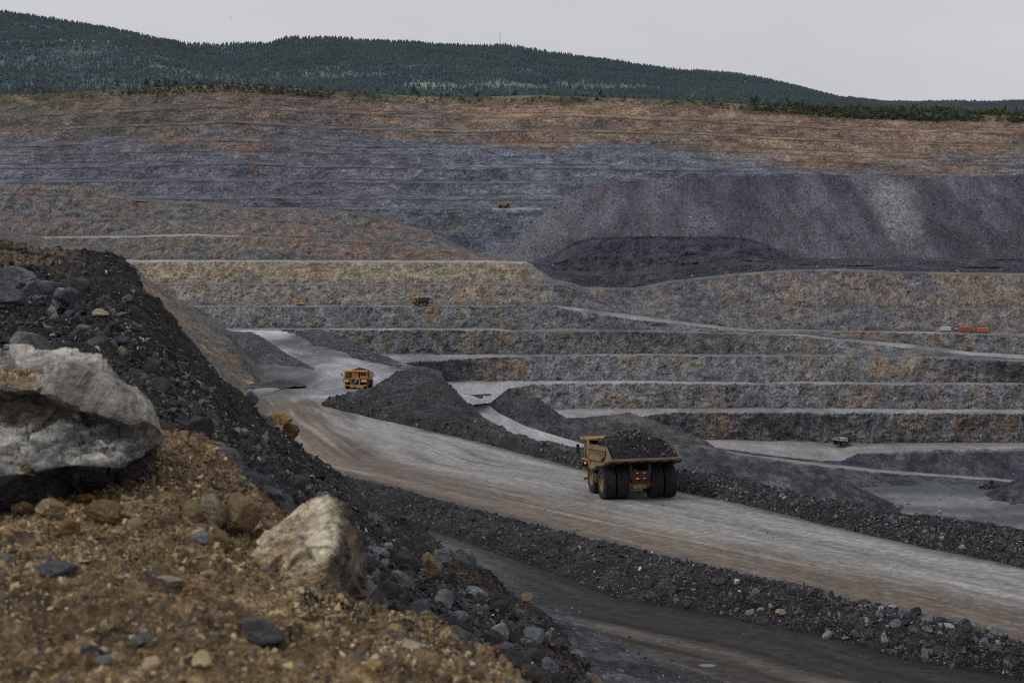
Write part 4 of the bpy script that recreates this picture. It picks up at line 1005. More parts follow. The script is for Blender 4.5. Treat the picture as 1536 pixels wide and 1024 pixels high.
for a in [
    (28, 420, 74, 44, slope_G, (84, 87, 98), 1, 'grey slab-like boulder at the far left of the slope crest', 8),
    (12, 447, 60, 44, slope_G, (66, 68, 76), 2, 'dark rounded boulder below the slab at the left picture edge', 0),
    (60, 430, 60, 26, slope_G, (80, 82, 92), 3, 'flat grey boulder behind the pale-topped one on the slope crest', 5),
    (55, 437, 46, 38, slope_G, (70, 73, 82), 4, 'dark boulder leaning against the pale-topped one', -12),
    (98, 447, 40, 36, slope_G, (62, 64, 72), 20, 'small dark boulder wedged between the crest boulders', 15),
    (62, 432, 58, 30, slope_G, (96, 99, 108), 6, 'pale-topped flat boulder on the slope crest', 6),
    (90, 448, 34, 34, slope_G, (96, 100, 110), 7, 'upright blue-grey boulder in the middle of the crest group', 10),
    (118, 432, 38, 42, slope_G, (56, 58, 66), 8, 'tall dark boulder at the right end of the crest group', -10),
    (70, 468, 86, 22, slope_G, (58, 60, 68), 9, 'long dark slab below the crest boulders', 22),
    (45, 520, 70, 46, slope_G, (88, 88, 90), 10, 'grey weathered boulder just above the huge grey boulder', 10),
    (20, 528, 40, 20, slope_G, (104, 106, 114), 11, 'thin pale slab beside the weathered grey boulder', 20),
    (176, 436, 18, 14, slope_G, (112, 110, 106), 12, 'pale rounded stone on the dark slope shoulder', 0),
    (192, 448, 20, 14, slope_G, (88, 88, 92), 13, 'grey rounded stone at the slope shoulder edge', 0),
    (150, 470, 26, 14, slope_G, (138, 128, 112), 14, 'pale tan flat stone on the dark slope', 10),
    (124, 494, 30, 16, slope_G, (104, 92, 72), 15, 'brownish flat stone on the dark slope', 5),
    (404, 629, 26, 26, slope_G, (120, 112, 98), 16, 'pale tan block perched on the slope edge above the haul road', 0),
    (424, 628, 30, 22, slope_G, (142, 112, 74), 17, 'ochre block perched on the slope edge beside the pale one', 12),
    (436, 645, 26, 24, slope_G, (80, 64, 52), 18, 'rusty brown block below the ochre one on the slope edge', 20),
    (376, 600, 22, 26, slope_G, (72, 75, 84), 19, 'blue-grey block on the slope edge above the tan pair', 30),
    (322, 674, 66, 30, slope_G, (96, 90, 80), 21, 'long flat grey-brown slab behind the ochre dirt', 18),
    (340, 690, 66, 40, slope_G, (70, 71, 78), 22, 'dark slab between the dirt and the black scree', 25),
    (396, 706, 46, 30, slope_G, (66, 70, 80), 23, 'blue-black rock above the tan boulder', 20),
    (404, 728, 30, 30, slope_G, (74, 78, 88), 24, 'small blue-grey rock behind the tan boulder', 0),
    (425, 742, 44, 18, slope_G, (84, 88, 98), 25, 'flat slaty rock left of the tan boulder top', 20),
    (612, 848, 48, 44, slope_G, (44, 45, 50), 26, 'black rounded boulder right of the tan boulder', 0),
    (648, 848, 30, 44, slope_G, (96, 84, 68), 27, 'brown upright rock beside the black rounded boulder', -20),
    (664, 836, 30, 34, slope_G, (84, 88, 98), 28, 'blue-grey rock behind the brown upright one', 10),
    (570, 832, 30, 24, slope_G, (92, 95, 104), 29, 'pale grey rock left of the black rounded boulder', 10),
    (606, 872, 48, 26, slope_G, (82, 80, 80), 30, 'grey-brown rock below the black rounded boulder', 30),
    (694, 840, 44, 46, slope_G, (76, 80, 90), 31, 'steep blue-grey rock at the slope crest over the service road', 35),
    (718, 895, 44, 24, slope_G, (92, 96, 108), 32, 'long blue-grey rock pointing down the slope', 35),
    (752, 950, 30, 40, slope_G, (104, 104, 104), 33, 'pale wedge-shaped rock low on the slope', -30),
    (760, 972, 34, 24, slope_G, (70, 73, 82), 34, 'dark block under the pale wedge-shaped rock', 20),
    (822, 1000, 26, 36, slope_G, (82, 86, 96), 35, 'thin grey slab low on the slope near the picture bottom', -35),
    (790, 898, 22, 20, slope_G, (104, 92, 78), 36, 'brown stone at the lower slope edge', 0),
    (636, 792, 18, 18, slope_G, (50, 52, 58), 37, 'black stone perched on the slope crest beside the service road', 0),
    (545, 1000, 20, 20, slope_G, (88, 86, 84), 38, 'grey stone behind the dirt bank crest', 0)]:
    px_, py_, w_, h_, G_, rgb, seed, lab, tl_ = a
    boulder(px_, py_, w_, h_, G_, rgb, seed, lab, tilt=tl_)
for a in [
    (357, 775, 70, 82, (122, 104, 80), 51, 'brown upright rock standing left of the tan boulder', 8),
    (318, 765, 44, 62, (124, 114, 96), 52, 'grey-tan rock behind the brown upright one', -8),
    (292, 770, 50, 44, (112, 96, 74), 53, 'tan rock sunk in dirt below the huge grey boulder', 20),
    (152, 768, 58, 48, (112, 92, 66), 54, 'brown pointed rock in front of the huge grey boulder', 0),
    (74, 760, 44, 30, (140, 122, 96), 55, 'pale tan rock right of the small brown one under the huge boulder', 0),
    (34, 762, 38, 28, (116, 90, 68), 56, 'small brown rock under the left of the huge boulder', 0),
    (106, 796, 40, 40, (118, 88, 60), 57, 'orange-brown rock bedded in the dirt', 15),
    (128, 748, 30, 16, (124, 92, 62), 58, 'rusty flat rock tucked under the huge boulder', 0),
    (300, 810, 34, 36, (112, 114, 122), 59, 'bluish rock bedded in dirt before the brown upright one', 0),
    (330, 812, 36, 50, (118, 100, 78), 60, 'tan rock bedded beside the bluish one', -10),
    (84, 854, 64, 30, (82, 84, 92), 61, 'dark bluish stone on the dirt at the left', 0),
    (254, 872, 48, 22, (138, 130, 118), 62, 'pale flat stone on the open dirt', 8),
    (287, 884, 26, 22, (130, 102, 62), 63, 'ochre stone beside the pale flat one', 10),
    (390, 950, 76, 46, (76, 76, 82), 64, 'dark grey stone half buried at the front of the dirt', 8),
    (138, 980, 54, 34, (66, 66, 72), 65, 'black stone at the lower left front', 12),
    (156, 992, 32, 22, (112, 112, 116), 66, 'small grey stone against the black one', 0),
    (210, 962, 34, 18, (90, 96, 108), 67, 'small blue stone at the front of the dirt', 0),
    (10, 838, 20, 14, (96, 100, 110), 68, 'small blue stone at the left picture edge', 0),
    (560, 1000, 30, 26, (168, 142, 100), 69, 'pale ochre stone on the dirt crest near the picture bottom', 0)]:
    px_, py_, w_, h_, rgb, seed, lab, tl_ = a
    boulder(px_, py_, w_, h_, dirt_G, rgb, seed, lab, mat=M_tanb if rgb[0] > rgb[2] + 12 else M_grey, tilt=tl_)

# stones on the median berm and on the outer berm which stand out
for a in [
    (1105, 872, 10, 10, 'white', (160, 158, 152), 71, 'small white stone on the berm between the roads'),
    (1152, 898, 18, 20, 'm', (134, 122, 102), 72, 'tan upright stone at the foot of the middle berm'),
    (1171, 918, 20, 12, 'm', (122, 112, 98), 73, 'tan flat stone below the upright one'),
    (1142, 915, 15, 10, 'm', (104, 106, 112), 74, 'grey stone left of the tan flat one'),
    (1221, 929, 18, 14, 'm', (62, 66, 74), 75, 'blue-black stone at the edge of the service road'),
    (1003, 845, 8, 8, 'm', (150, 120, 70), 76, 'small ochre stone on the middle berm'),
    (935, 860, 24, 14, 'm', (104, 108, 116), 77, 'pale grey slab at the edge of the service road'),
    (900, 815, 22, 14, 'm', (96, 99, 108), 78, 'grey block on top of the middle berm'),
    (919, 816, 20, 16, 'm', (84, 88, 98), 79, 'dark grey block right of the other on the middle berm'),
    (948, 835, 16, 18, 'm', (80, 84, 96), 80, 'blue-grey wedge on the middle berm'),
    (982, 876, 16, 10, 'm', (104, 100, 92), 81, 'rounded grey-brown stone left of the pale pair on the service road edge'),
    (997, 880, 16, 9, 'm', (120, 120, 122), 82, 'rounded pale stone at the edge of the service road')]:
    px_, py_, w_, h_, _, rgb, seed, lab = a
    boulder(px_, py_, w_, h_, near_G, rgb, seed, lab, sub=3)
for a in [(1350, 760, 12, 12, (92, 94, 100), 91, 'pointed stone standing on the crest of the right berm'),
          (1413, 808, 9, 9, (118, 118, 118), 92, 'pale round stone on the face of the right berm'),
          (1445, 820, 14, 7, (124, 122, 120), 93, 'pale flat stone on the face of the right berm'),
          (1410, 767, 9, 6, (120, 118, 114), 94, 'small stone on the crest of the right berm')]:
    px_, py_, w_, h_, rgb, seed, lab = a
    boulder(px_, py_, w_, h_, berm_G, rgb, seed, lab, sub=3)

# ------------------------------------------------------------------ huge grey boulder
px = np.arange(-330, 246, 1.6)
def bl(*p): return Line(*p, wob=2.0, jag=1.2, seed=len(p))
R = [bl((-330, 700, 8.0), (150, 690, 8.0), (240, 662, 7.25)),
     bl((-330, 560, 7.7), (-60, 548, 7.7), (0, 548, 7.6), (100, 545, 7.6), (165, 545, 7.4), (200, 575, 7.3), (240, 642, 7.15), (246, 655, 7.1)),
     bl((-330, 552, 7.4), (-60, 541, 7.4), (0, 540, 7.35), (60, 540, 7.3), (110, 531, 7.2), (135, 523, 7.15), (150, 521, 7.1), (164, 526, 7.1), (178, 543, 7.05), (195, 556, 7.05), (212, 572, 7.0), (232, 602, 7.0), (241, 640, 7.02), (246, 654, 7.05)),
     bl((-330, 592, 6.7), (-60, 585, 6.7), (0, 581, 6.7), (50, 577, 6.65), (85, 571, 6.6), (105, 573, 6.55), (130, 590, 6.5), (155, 602, 6.5), (178, 618, 6.5), (196, 636, 6.52), (215, 632, 6.62), (236, 638, 6.85), (246, 655, 7.02)),
     bl((-330, 602, 6.82), (-60, 600, 6.82), (0, 592, 6.82), (60, 592, 6.84), (110, 600, 6.80), (150, 615, 6.75), (182, 632, 6.68), (196, 641, 6.6), (215, 640, 6.66), (236, 645, 6.88), (246, 656, 7.03)),
     bl((-330, 640, 6.80), (-60, 640, 6.80), (0, 636, 6.80), (60, 640, 6.78), (110, 632, 6.74), (150, 628, 6.70), (182, 638, 6.66), (196, 646, 6.62), (215, 648, 6.66), (236, 652, 6.86), (246, 657, 7.03)),
     bl((-330, 722, 6.25), (-60, 718, 6.25), (0, 716, 6.25), (60, 706, 6.3), (92, 699, 6.32), (130, 697, 6.36), (185, 694, 6.46), (215, 684, 6.6), (236, 668, 6.84), (246, 658, 7.03)),
     bl((-330, 800, 6.5), (-60, 790, 6.5), (0, 778, 6.55), (50, 758, 6.6), (100, 748, 6.65), (150, 732, 6.7), (190, 704, 6.75), (225, 686, 6.85), (240, 670, 6.95), (246, 660, 7.03)),
     bl((-330, 830, 7.4), (0, 800, 7.4), (150, 755, 7.3), (246, 662, 7.1))]
G, sid, ts = loft(px, R, [10, 8, 44, 8, 20, 46, 40, 12])
Nn = normals(G)
if np.mean(Nn[20, :, 1]) > 0: Nn = -Nn
d = fb(G, 2.2, 5, .55, off=4) * .05 + fb(G, (2.5, 4, 15), 5, .55, ridged=True, off=8) * .022 + fb(G, 30, 3, .6) * .004
d = d * .7 + np.clip(chisel(G, 26, .20, 5), -.07, .07) + np.clip(chisel(G, 110, .12, 6), -.016, .016)
d = d * sstep(246, 200, pix(G)[0])
G = G + Nn * d[..., None]
pxg, pyg = pix(G)
n1 = fb(G, (3, 3, 6), 5, .6, off=2); n2 = fb(G, (10, 10, 16), 4, .65, off=5)
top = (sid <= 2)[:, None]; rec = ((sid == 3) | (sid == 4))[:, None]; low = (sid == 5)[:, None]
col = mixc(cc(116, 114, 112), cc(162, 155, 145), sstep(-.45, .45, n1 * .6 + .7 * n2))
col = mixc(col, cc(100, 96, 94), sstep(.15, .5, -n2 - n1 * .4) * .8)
col = np.where(rec[..., None], mixc(cc(84, 80, 75), cc(124, 116, 106), sstep(-.3, .4, n2)), col)  # shade of the hollow painted in as a darker tone
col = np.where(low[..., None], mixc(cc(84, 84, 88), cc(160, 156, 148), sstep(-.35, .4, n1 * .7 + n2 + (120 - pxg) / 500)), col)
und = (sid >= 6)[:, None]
col = np.where(und[..., None], mixc(cc(50, 50, 54), cc(78, 76, 78), sstep(-.3, .4, n2)), col)  # underside shade painted into the rock colour
rb_ = sstep(185, 235, pxg) * sstep(640, 660, pyg)
col = mixc(col, cc(96, 80, 70), rb_ * .6)
dirtp = sstep(.0, .2, fb(G, 6, 4, .6, off=66) + .1) * (sstep(1, .3, np.hypot((pxg - 20) / 60, (pyg - 563) / 15)) + sstep(1, .3, np.hypot((pxg - 10) / 60, (pyg - 705) / 20)))
col = mixc(col, mixc(cc(92, 70, 46), cc(138, 116, 84), sstep(-.2, .3, n2)), np.clip(dirtp, 0, 1))
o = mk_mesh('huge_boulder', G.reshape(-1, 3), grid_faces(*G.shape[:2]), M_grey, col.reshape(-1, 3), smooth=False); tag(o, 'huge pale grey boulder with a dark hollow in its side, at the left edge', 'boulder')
hb_G = G
m_ = dirtp > .5
m_[:] = m_ & ((sid == 2) | (sid == 5))[:, None]
if m_.any():
    scatter(hb_G, 420, .006, .026, OCH, [5, 5, 3, 2, 2, 1], 'boulder_grit', 'ochre grit lying on the huge grey boulder', 'gravel', mask=m_, seed=44)

# ------------------------------------------------------------------ tan boulder
pts = [(375, 834, 6.05), (388, 815, 6.15), (404, 798, 6.25), (446, 765, 6.3), (468, 744, 6.3), (490, 742, 6.25), (512, 755, 6.35), (533, 780, 6.45), (541, 815, 6.45), (548, 860, 6.35), (550, 880, 6.3), (547, 935, 6.2),
       (507, 778, 6.0), (503, 812, 5.86), (480, 842, 5.74), (488, 868, 5.70), (500, 930, 5.72), (395, 850, 5.92), (425, 905, 5.8), (440, 960, 5.8), (520, 990, 5.9), (400, 900, 6.2), (390, 840, 6.6), (450, 780, 6.75), (520, 790, 6.8), (545, 880, 6.7), (430, 950, 6.5), (540, 980, 6.4)]
bm = bmesh.new()
for a in pts: bm.verts.new(W(a[0], a[1], a[2] * .945))
res = bmesh.ops.convex_hull(bm, input=bm.verts[:])
junk = list({e for e in res['geom_interior'] + res['geom_unused'] if isinstance(e, bmesh.types.BMVert)})
if junk: bmesh.ops.delete(bm, geom=junk, context='VERTS')
bmesh.ops.triangulate(bm, faces=bm.faces[:])
for _ in range(5):
    bmesh.ops.subdivide_edges(bm, edges=bm.edges[:], cuts=1, use_grid_fill=True)
    if _ in (2, 3): bmesh.ops.smooth_vert(bm, verts=bm.verts[:], factor=.35, use_axis_x=True, use_axis_y=True, use_axis_z=True)
bmesh.ops.triangulate(bm, faces=bm.faces[:]); bmesh.ops.recalc_face_normals(bm, faces=bm.faces[:])
bm.verts.index_update(); bm.normal_update()
V = np.array([v.co[:] for v in bm.verts]); VN = np.array([v.normal[:] for v in bm.verts]); FC = np.array([[v.index for v in f.verts] for f in bm.faces]); bm.free()
Vr = V.copy(); a = .6
Q = np.stack([V[:, 0] * math.cos(a) + V[:, 2] * math.sin(a), V[:, 1], -V[:, 0] * math.sin(a) + V[:, 2] * math.cos(a)], -1)
d = fb(Q, (4, 4, 9), 5, .6, off=1) * .026 + fb(Q, (9, 9, 34), 4, .6, ridged=True, off=3) * .009
V = V + VN * (d + np.clip(chisel(V, 40, .13, 8), -.03, .03) + np.clip(chisel(V, 260, .12, 9), -.01, .01))[:, None]
px_, py_ = pix(V)
n1 = fb(Q, (4, 4, 12), 5, .6, off=9); n2 = fb(Q, (14, 14, 50), 3, .6, off=11)
col = mixc(cc(146, 126, 98), cc(192, 182, 162), sstep(-.3, .3, n1 + n2 * .5))
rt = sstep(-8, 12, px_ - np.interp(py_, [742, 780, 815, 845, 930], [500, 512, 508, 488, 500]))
col = mixc(col, mixc(cc(80, 77, 72), cc(120, 106, 88), sstep(-.2, .3, n1)), rt)  # right face, turned from the sun: its shade painted into the colour
col = mixc(col, cc(90, 92, 100), sstep(.25, .5, n1 - n2 * .3) * .5)
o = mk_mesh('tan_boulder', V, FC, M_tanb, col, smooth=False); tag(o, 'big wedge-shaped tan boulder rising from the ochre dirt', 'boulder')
# ================================================================== VEHICLES
class MB:
    """collects primitives into one mesh"""
    def __init__(s): s.bm = bmesh.new()
    def box(s, x0, x1, y0, y1, z0, z1, bev=0.0):
        vs = [s.bm.verts.new(p) for p in [(x0, y0, z0), (x1, y0, z0), (x1, y1, z0), (x0, y1, z0), (x0, y0, z1), (x1, y0, z1), (x1, y1, z1), (x0, y1, z1)]]
        fs = [s.bm.faces.new([vs[i] for i in f]) for f in [(3, 2, 1, 0), (4, 5, 6, 7), (0, 1, 5, 4), (1, 2, 6, 5), (2, 3, 7, 6), (3, 0, 4, 7)]]
        if bev:
            es = list({e for f in fs for e in f.edges}); bmesh.ops.bevel(s.bm, geom=es, offset=bev, segments=2, affect='EDGES', profile=.5)
        return s
    def bar(s, a, b, r=0.03, n=8):
        a = Vector(a); b = Vector(b); d = (b - a).normalized(); u = d.orthogonal().normalized(); w = d.cross(u)
        A_ = [s.bm.verts.new(a + (u * math.cos(2 * math.pi * k / n) + w * math.sin(2 * math.pi * k / n)) * r) for k in range(n)]
        B_ = [s.bm.verts.new(b + (u * math.cos(2 * math.pi * k / n) + w * math.sin(2 * math.pi * k / n)) * r) for k in range(n)]
        for k in range(n): s.bm.faces.new([A_[k], A_[(k + 1) % n], B_[(k + 1) % n], B_[k]])
        s.bm.faces.new(A_[::-1]); s.bm.faces.new(B_); return s
    def prism(s, poly, x0, x1, bev=0):
        """polygon in (y,z) extruded over x"""
        a = [s.bm.verts.new((x0, y, z)) for y, z in poly]; b = [s.bm.verts.new((x1, y, z)) for y, z in poly]; n = len(poly)
        fs = [s.bm.faces.new(a[::-1]), s.bm.faces.new(b)]
        for k in range(n): fs.append(s.bm.faces.new([a[k], a[(k + 1) % n], b[(k + 1) % n], b[k]]))
        if bev:
            es = list({e for f in fs for e in f.edges}); bmesh.ops.bevel(s.bm, geom=es, offset=bev, segments=2, affect='EDGES')
        return s
    def quad(s, pts, th=0.05):
        """flat plate with thickness"""
        P_ = [Vector(p) for p in pts]; nrm = (P_[1] - P_[0]).cross(P_[2] - P_[0]).normalized() * th
        a = [s.bm.verts.new(p) for p in P_]; b = [s.bm.verts.new(p + nrm) for p in P_]; n = len(P_)
        s.bm.faces.new(a[::-1]); s.bm.faces.new(b)
        for k in range(n): s.bm.faces.new([a[k], a[(k + 1) % n], b[(k + 1) % n], b[k]])
        return s
    def lathe(s, prof, cx, cy, cz, n=40, axis='x'):
        """profile (offset along x, radius) turned about the x axis"""
        rings = []
        for o_, r in prof:
            rings.append([s.bm.verts.new((cx + o_, cy + r * math.cos(2 * math.pi * k / n), cz + r * math.sin(2 * math.pi * k / n))) for k in range(n)])
        for A_, B_ in zip(rings[:-1], rings[1:]):
            for k in range(n): s.bm.faces.new([A_[k], A_[(k + 1) % n], B_[(k + 1) % n], B_[k]])
        return s
    def build(s, name, mat, parent=None, smooth=False):
        bmesh.ops.recalc_face_normals(s.bm, faces=s.bm.faces[:])
        me = bpy.data.meshes.new(name); s.bm.to_mesh(me); s.bm.free()
        me.materials.append(mat)
        if smooth:
            for p in me.polygons: p.use_smooth = True
            me.set_sharp_from_angle(angle=math.radians(35))
        o = bpy.data.objects.new(name, me); COL.objects.link(o)
        if parent: o.parent = parent
        return o

def L(c): return tuple(float(v) for v in s2l(c))
V_yel = paint('worn_yellow_paint', L((206, 150, 66)), .5, wear=.5, scale=.9, dirt=L((120, 104, 84)))
V_dusty = paint('dusty_yellow_steel', L((184, 140, 76)), .6, wear=.7, scale=1.0, dirt=L((116, 98, 78)))
V_side = paint('dusty_tray_steel', L((164, 132, 88)), .65, wear=.9, scale=.9, dirt=L((98, 86, 72)))
V_tail = paint('grimy_lip_shaded_panel', L((118, 106, 88)), .7, wear=.7, scale=1.2, dirt=L((70, 64, 58)))
V_org = paint('orange_yellow_paint', L((200, 136, 66)), .55, wear=.55, scale=.9, dirt=L((130, 104, 74)))
V_dark = paint('dark_steel', L((44, 44, 48)), .6, wear=.5, scale=1.5, dirt=L((78, 72, 66)))
V_black = paint('black_steel', L((26, 27, 30)), .55, wear=.4, scale=1.5, dirt=L((58, 56, 54)))
V_tyre = paint('dusty_rubber', L((38, 39, 43)), .85, wear=.55, scale=1.2, dirt=L((74, 72, 72)), spec=.2)
V_rim = paint('dusty_rim', L((150, 112, 66)), .55, wear=.7, scale=2, dirt=L((96, 82, 68)))
V_glass = paint('dark_cab_glass', (0.02, 0.025, 0.03), .12, wear=.15, scale=2, spec=.6)
V_wht = paint('lamp_glass', L((220, 220, 215)), .2, wear=.1)
V_red = paint('lit_red_lamp', (.6, .02, .01), .3, wear=0, emit=((1, .06, .015), .6))
V_amb = paint('lit_amber_lamp', (.7, .2, .02), .3, wear=0, emit=((1, .26, .03), .6))
V_pale = paint('pale_dusty_steel', L((170, 166, 158)), .6, wear=.5, scale=1, dirt=L((120, 114, 106)))
V_greyb = paint('charcoal_paint', L((50, 54, 62)), .55, wear=.4, scale=1, dirt=L((84, 82, 80)))
V_step = paint('galvanised_steel', L((176, 176, 172)), .5, metal=.2, wear=.4)

def wheel(root, x, y, w, rad, tread=True, side=1, rimmat=None, name='wheel'):
    h = w / 2; n = 56 if tread else 28
    e = bpy.data.objects.new(name, None); COL.objects.link(e); e.parent = root; e.location = (x, y, rad)
    t = MB(); r = rad
    t.lathe([(-h * .80, r * .50), (-h * .98, r * .60), (-h, r * .78), (-h * .93, r * .89), (-h * .80, r * .935), (-h * .3, r * .945), (0, r * .948), (h * .3, r * .945), (h * .80, r * .935), (h * .93, r * .89), (h, r * .78), (h * .98, r * .60), (h * .80, r * .50)], 0, 0, 0, n)
    if tread:
        m = 34
        for k in range(m):
            for row, (xa, xb) in enumerate([(-h * .94, -h * .52), (-h * .40, h * -.04), (h * .04, h * .40), (h * .52, h * .94)]):
                a = 2 * math.pi * (k + (.5 if row % 2 else 0)) / m; da = 2 * math.pi / m * .30
                vs = []
                for rr, sx in ((r * .93, 1.0), (r * 1.0, .90)):
                    for aa in (a - da, a + da):
                        for xx in (xa, xb):
                            xm = (xa + xb) / 2; xr = xm + (xx - xm) * sx
                            ss = .985 if (abs(xx) > h * .9 and rr > r * .97) else 1
                            vs.append(t.bm.verts.new((xr, rr * ss * math.cos(aa), rr * ss * math.sin(aa))))
                for f in [(4, 5, 7, 6), (0, 4, 6, 2), (1, 3, 7, 5), (0, 1, 5, 4), (2, 6, 7, 3)]: t.bm.faces.new([vs[i] for i in f])
    t.build('tyre', V_tyre, e, smooth=False)
    m = MB()
    s_ = side
    m.lathe([(s_ * h * .82, r * .52), (s_ * h * .90, r * .50), (s_ * h * .86, r * .46), (s_ * h * .45, r * .40), (s_ * h * .40, r * .24), (s_ * h * .72, r * .22), (s_ * h * .76, r * .10), (s_ * h * .76, 0.001)], 0, 0, 0, 28)
    m.lathe([(-h * .82, r * .52), (-h * .5, r * .40), (-h * .5, .001)], 0, 0, 0, 20)
    for k in range(10):
        a = 2 * math.pi * k / 10; m.bar((s_ * h * .40, r * .32 * math.cos(a), r * .32 * math.sin(a)), (s_ * h * .52, r * .32 * math.cos(a), r * .32 * math.sin(a)), r * .025, 6)
    m.build('rim', rimmat or V_rim, e, smooth=True)
    return e

def haul_truck(name, loc, heading, pitch, label, scale=1.0, body=None, cabm=None, side=None, lights=True, tread=True, group=None):
    body = body or V_yel; cabm = cabm or V_yel; side = side or V_side
    root = bpy.data.objects.new(name, None); COL.objects.link(root); root.location = loc
    root.rotation_euler = (pitch, 0, heading); root.scale = (scale,) * 3
    tag(root, label, 'dump truck')
    R_ = 1.36
    for x, sd in ((-2.62, -1), (-1.47, -1), (1.47, 1), (2.62, 1)): wheel(root, x, -2.3, 1.02, R_, tread, sd)
    for x, sd in ((-2.35, -1), (2.35, 1)): wheel(root, x, 2.55, .95, R_, tread, sd)
    # frame, axle, suspension
    m = MB(); m.box(-.75, -.45, -3.3, 4.2, 1.35, 1.95, .03).box(.45, .75, -3.3, 4.2, 1.35, 1.95, .03).box(-.45, .45, -3.3, -2.9, 1.3, 1.9, .03).box(-.45, .45, .2, .7, 1.3, 1.8, .03).box(-1.0, 1.0, 3.0, 4.3, .85, 1.5, .05)
    m.bar((-.8, -3.25, 1.7), (-.8, -3.25, 3.05), .16).bar((.8, -3.25, 1.7), (.8, -3.25, 3.05), .16)
    m.bar((-.6, 0.2, 1.3), (-.6, -.9, 2.55), .17).bar((.6, .2, 1.3), (.6, -.9, 2.55), .17)
    m.build('chassis', V_dark, root, True)
    m = MB(); m.lathe([(-1.9, .55), (-.95, .55), (-.8, .62), (.8, .62), (.95, .55), (1.9, .55)], 0, -2.3, R_, 24).box(-.62, .62, -3.05, -2.1, .84, 1.9, .12)
    m.bar((0, -3.02, 1.25), (0, -3.14, 1.25), .24, 16)
    m.build('axle_housing', body, root, True)
    m = MB(); m.box(-.82, .82, -3.42, -3.30, 1.62, 2.42, .03); m.build('light_panel', V_dark, root)
    if lights:
        for x, z, mt in ((-.30, 2.22, V_red), (.30, 2.22, V_red), (-.30, 1.76, V_amb), (.30, 1.76, V_red)):
            MB().box(x - .12, x + .12, -3.475, -3.425, z - .035, z + .035, .01).build('tail_light', mt, root)
    # tray
    t = MB(); hw = 2.95
    t.prism([(-5.2, 3.42), (1.35, 2.15), (1.95, 2.35), (2.30, 4.22), (2.15, 4.24), (1.75, 2.50), (1.25, 2.32), (-5.15, 3.58)], -hw, hw)     # floor and front wall
    for s_ in (-1, 1):
        x0, x1 = sorted((s_ * hw, s_ * (hw - .12)))
        t.prism([(-5.2, 3.42), (1.35, 2.15), (1.95, 2.35), (2.28, 4.20), (-3.5, 4.38)], x0 + .003 * s_, x1 + .003 * s_)
    tray = t.build('dump_body', side, root)
    m = MB(); m.box(-hw - .03, hw + .03, -5.30, -5.16, 3.36, 3.54, .02)
    for s_ in (-1, 1): m.bar((s_ * (hw - .05), -5.22, 3.48), (s_ * (hw - .05), -3.5, 4.40), .08).bar((s_ * (hw - .05), -3.5, 4.40), (s_ * (hw - .05), 2.3, 4.22), .08)
    m.build('tray_rim', V_tail if side is V_side else side, tray, True)
    for s_ in (-1, 1):
        x0, x1 = sorted((s_ * (hw + .02), s_ * (hw + .20)))
        r_ = MB()
        r_.prism([(-3.70, 4.12), (2.2, 3.92), (2.25, 4.18), (-3.55, 4.36)], x0, x1, .03)
        r_.prism([(-2.4, 3.20), (2.02, 3.02), (2.08, 3.44), (-3.3, 3.62)], x0, x1, .03)
        r_.prism([(-.2, 2.42), (1.35, 2.20), (1.92, 2.40), (1.98, 2.72), (-1.1, 2.74)], x0, x1, .03)
        r_.build('side_rib', side, tray)
        r_ = MB(); r_.prism([(-3.3, 3.62), (2.02, 3.44), (2.2, 3.92), (-3.7, 4.12)], x0 + (.06 if s_ < 0 else -.10) * 0 + (.10 if s_ < 0 else .0), x1 - (.10 if s_ > 0 else .0)).build('side_panel', V_tail if side is V_side else side, tray)  # sunken panel takes the darker paint as recess shade between the ribs
        r_ = MB(); r_.prism([(1.55, 2.25), (1.95, 2.35), (2.55, 4.66), (2.20, 4.66)], x0, x1, .02).build('corner_post', body, tray)
        r_ = MB()
        for k in range(13):
            y = -4.9 + k * .42; z = 3.37 - (y + 5.2) * .192
            r_.box(x0, x1, y, y + .16, z - .16, z + .02)
        r_.build('underside_gusset', V_dark, tray)
    u = MB()
    for k in range(6):
        x = -2.4 + k * .96
        u.prism([(-5.0, 3.36), (1.2, 2.14), (1.2, 1.98), (-5.0, 3.18)], x - .07, x + .07)
    u.build('underside_rib', V_black, tray)
    c = MB(); c.prism([(2.10, 4.64), (5.05, 4.52), (5.15, 4.60), (5.05, 4.68), (2.10, 4.80)], -3.04, 3.04, .02)
    for k in range(5): c.prism([(2.3, 4.56), (4.9, 4.46), (4.9, 4.52), (2.3, 4.63)], -2.6 + k * 1.3 - .06, -2.6 + k * 1.3 + .06)
    c.box(-3.08, 3.08, 4.98, 5.22, 4.44, 4.74, .03)
    c.build('canopy', body, tray)
    w = MB(); w.prism([(2.16, 4.22), (2.31, 4.20), (2.40, 4.66), (2.25, 4.66)], -1.3, 1.3); w.build('front_wall', body, tray)
    # deck, hood, cab
    m = MB(); m.box(-3.05, 3.05, 2.75, 4.85, 2.78, 2.92, .02); m.build('deck', body, root)
    for s_ in (-1, 1):
        m = MB(); x0, x1 = sorted((s_ * 1.75, s_ * 3.1))
        m.prism([(1.2, 2.55), (1.6, 2.74), (4.85, 2.74), (4.95, 2.15), (4.55, 2.15), (4.2, 2.62), (1.9, 2.62), (1.3, 2.40)], x0, x1, .02); m.build('fender', V_dark if s_ < 0 else V_dark, root)
    m = MB(); m.box(-1.12, 1.12, 2.8, 4.95, 1.5, 2.75, .05); m.build('engine_hood', body, root)
    g = MB(); g.box(-.95, .95, 4.955, 5.0, 1.25, 2.62, .02); gr = g.build('grille', V_black, root)
    g = MB()
    for s_ in (-1, 1): g.box(s_ * 1.07 - .12, s_ * 1.07 + .12, 4.95, 5.10, 1.05, 2.72, .02)
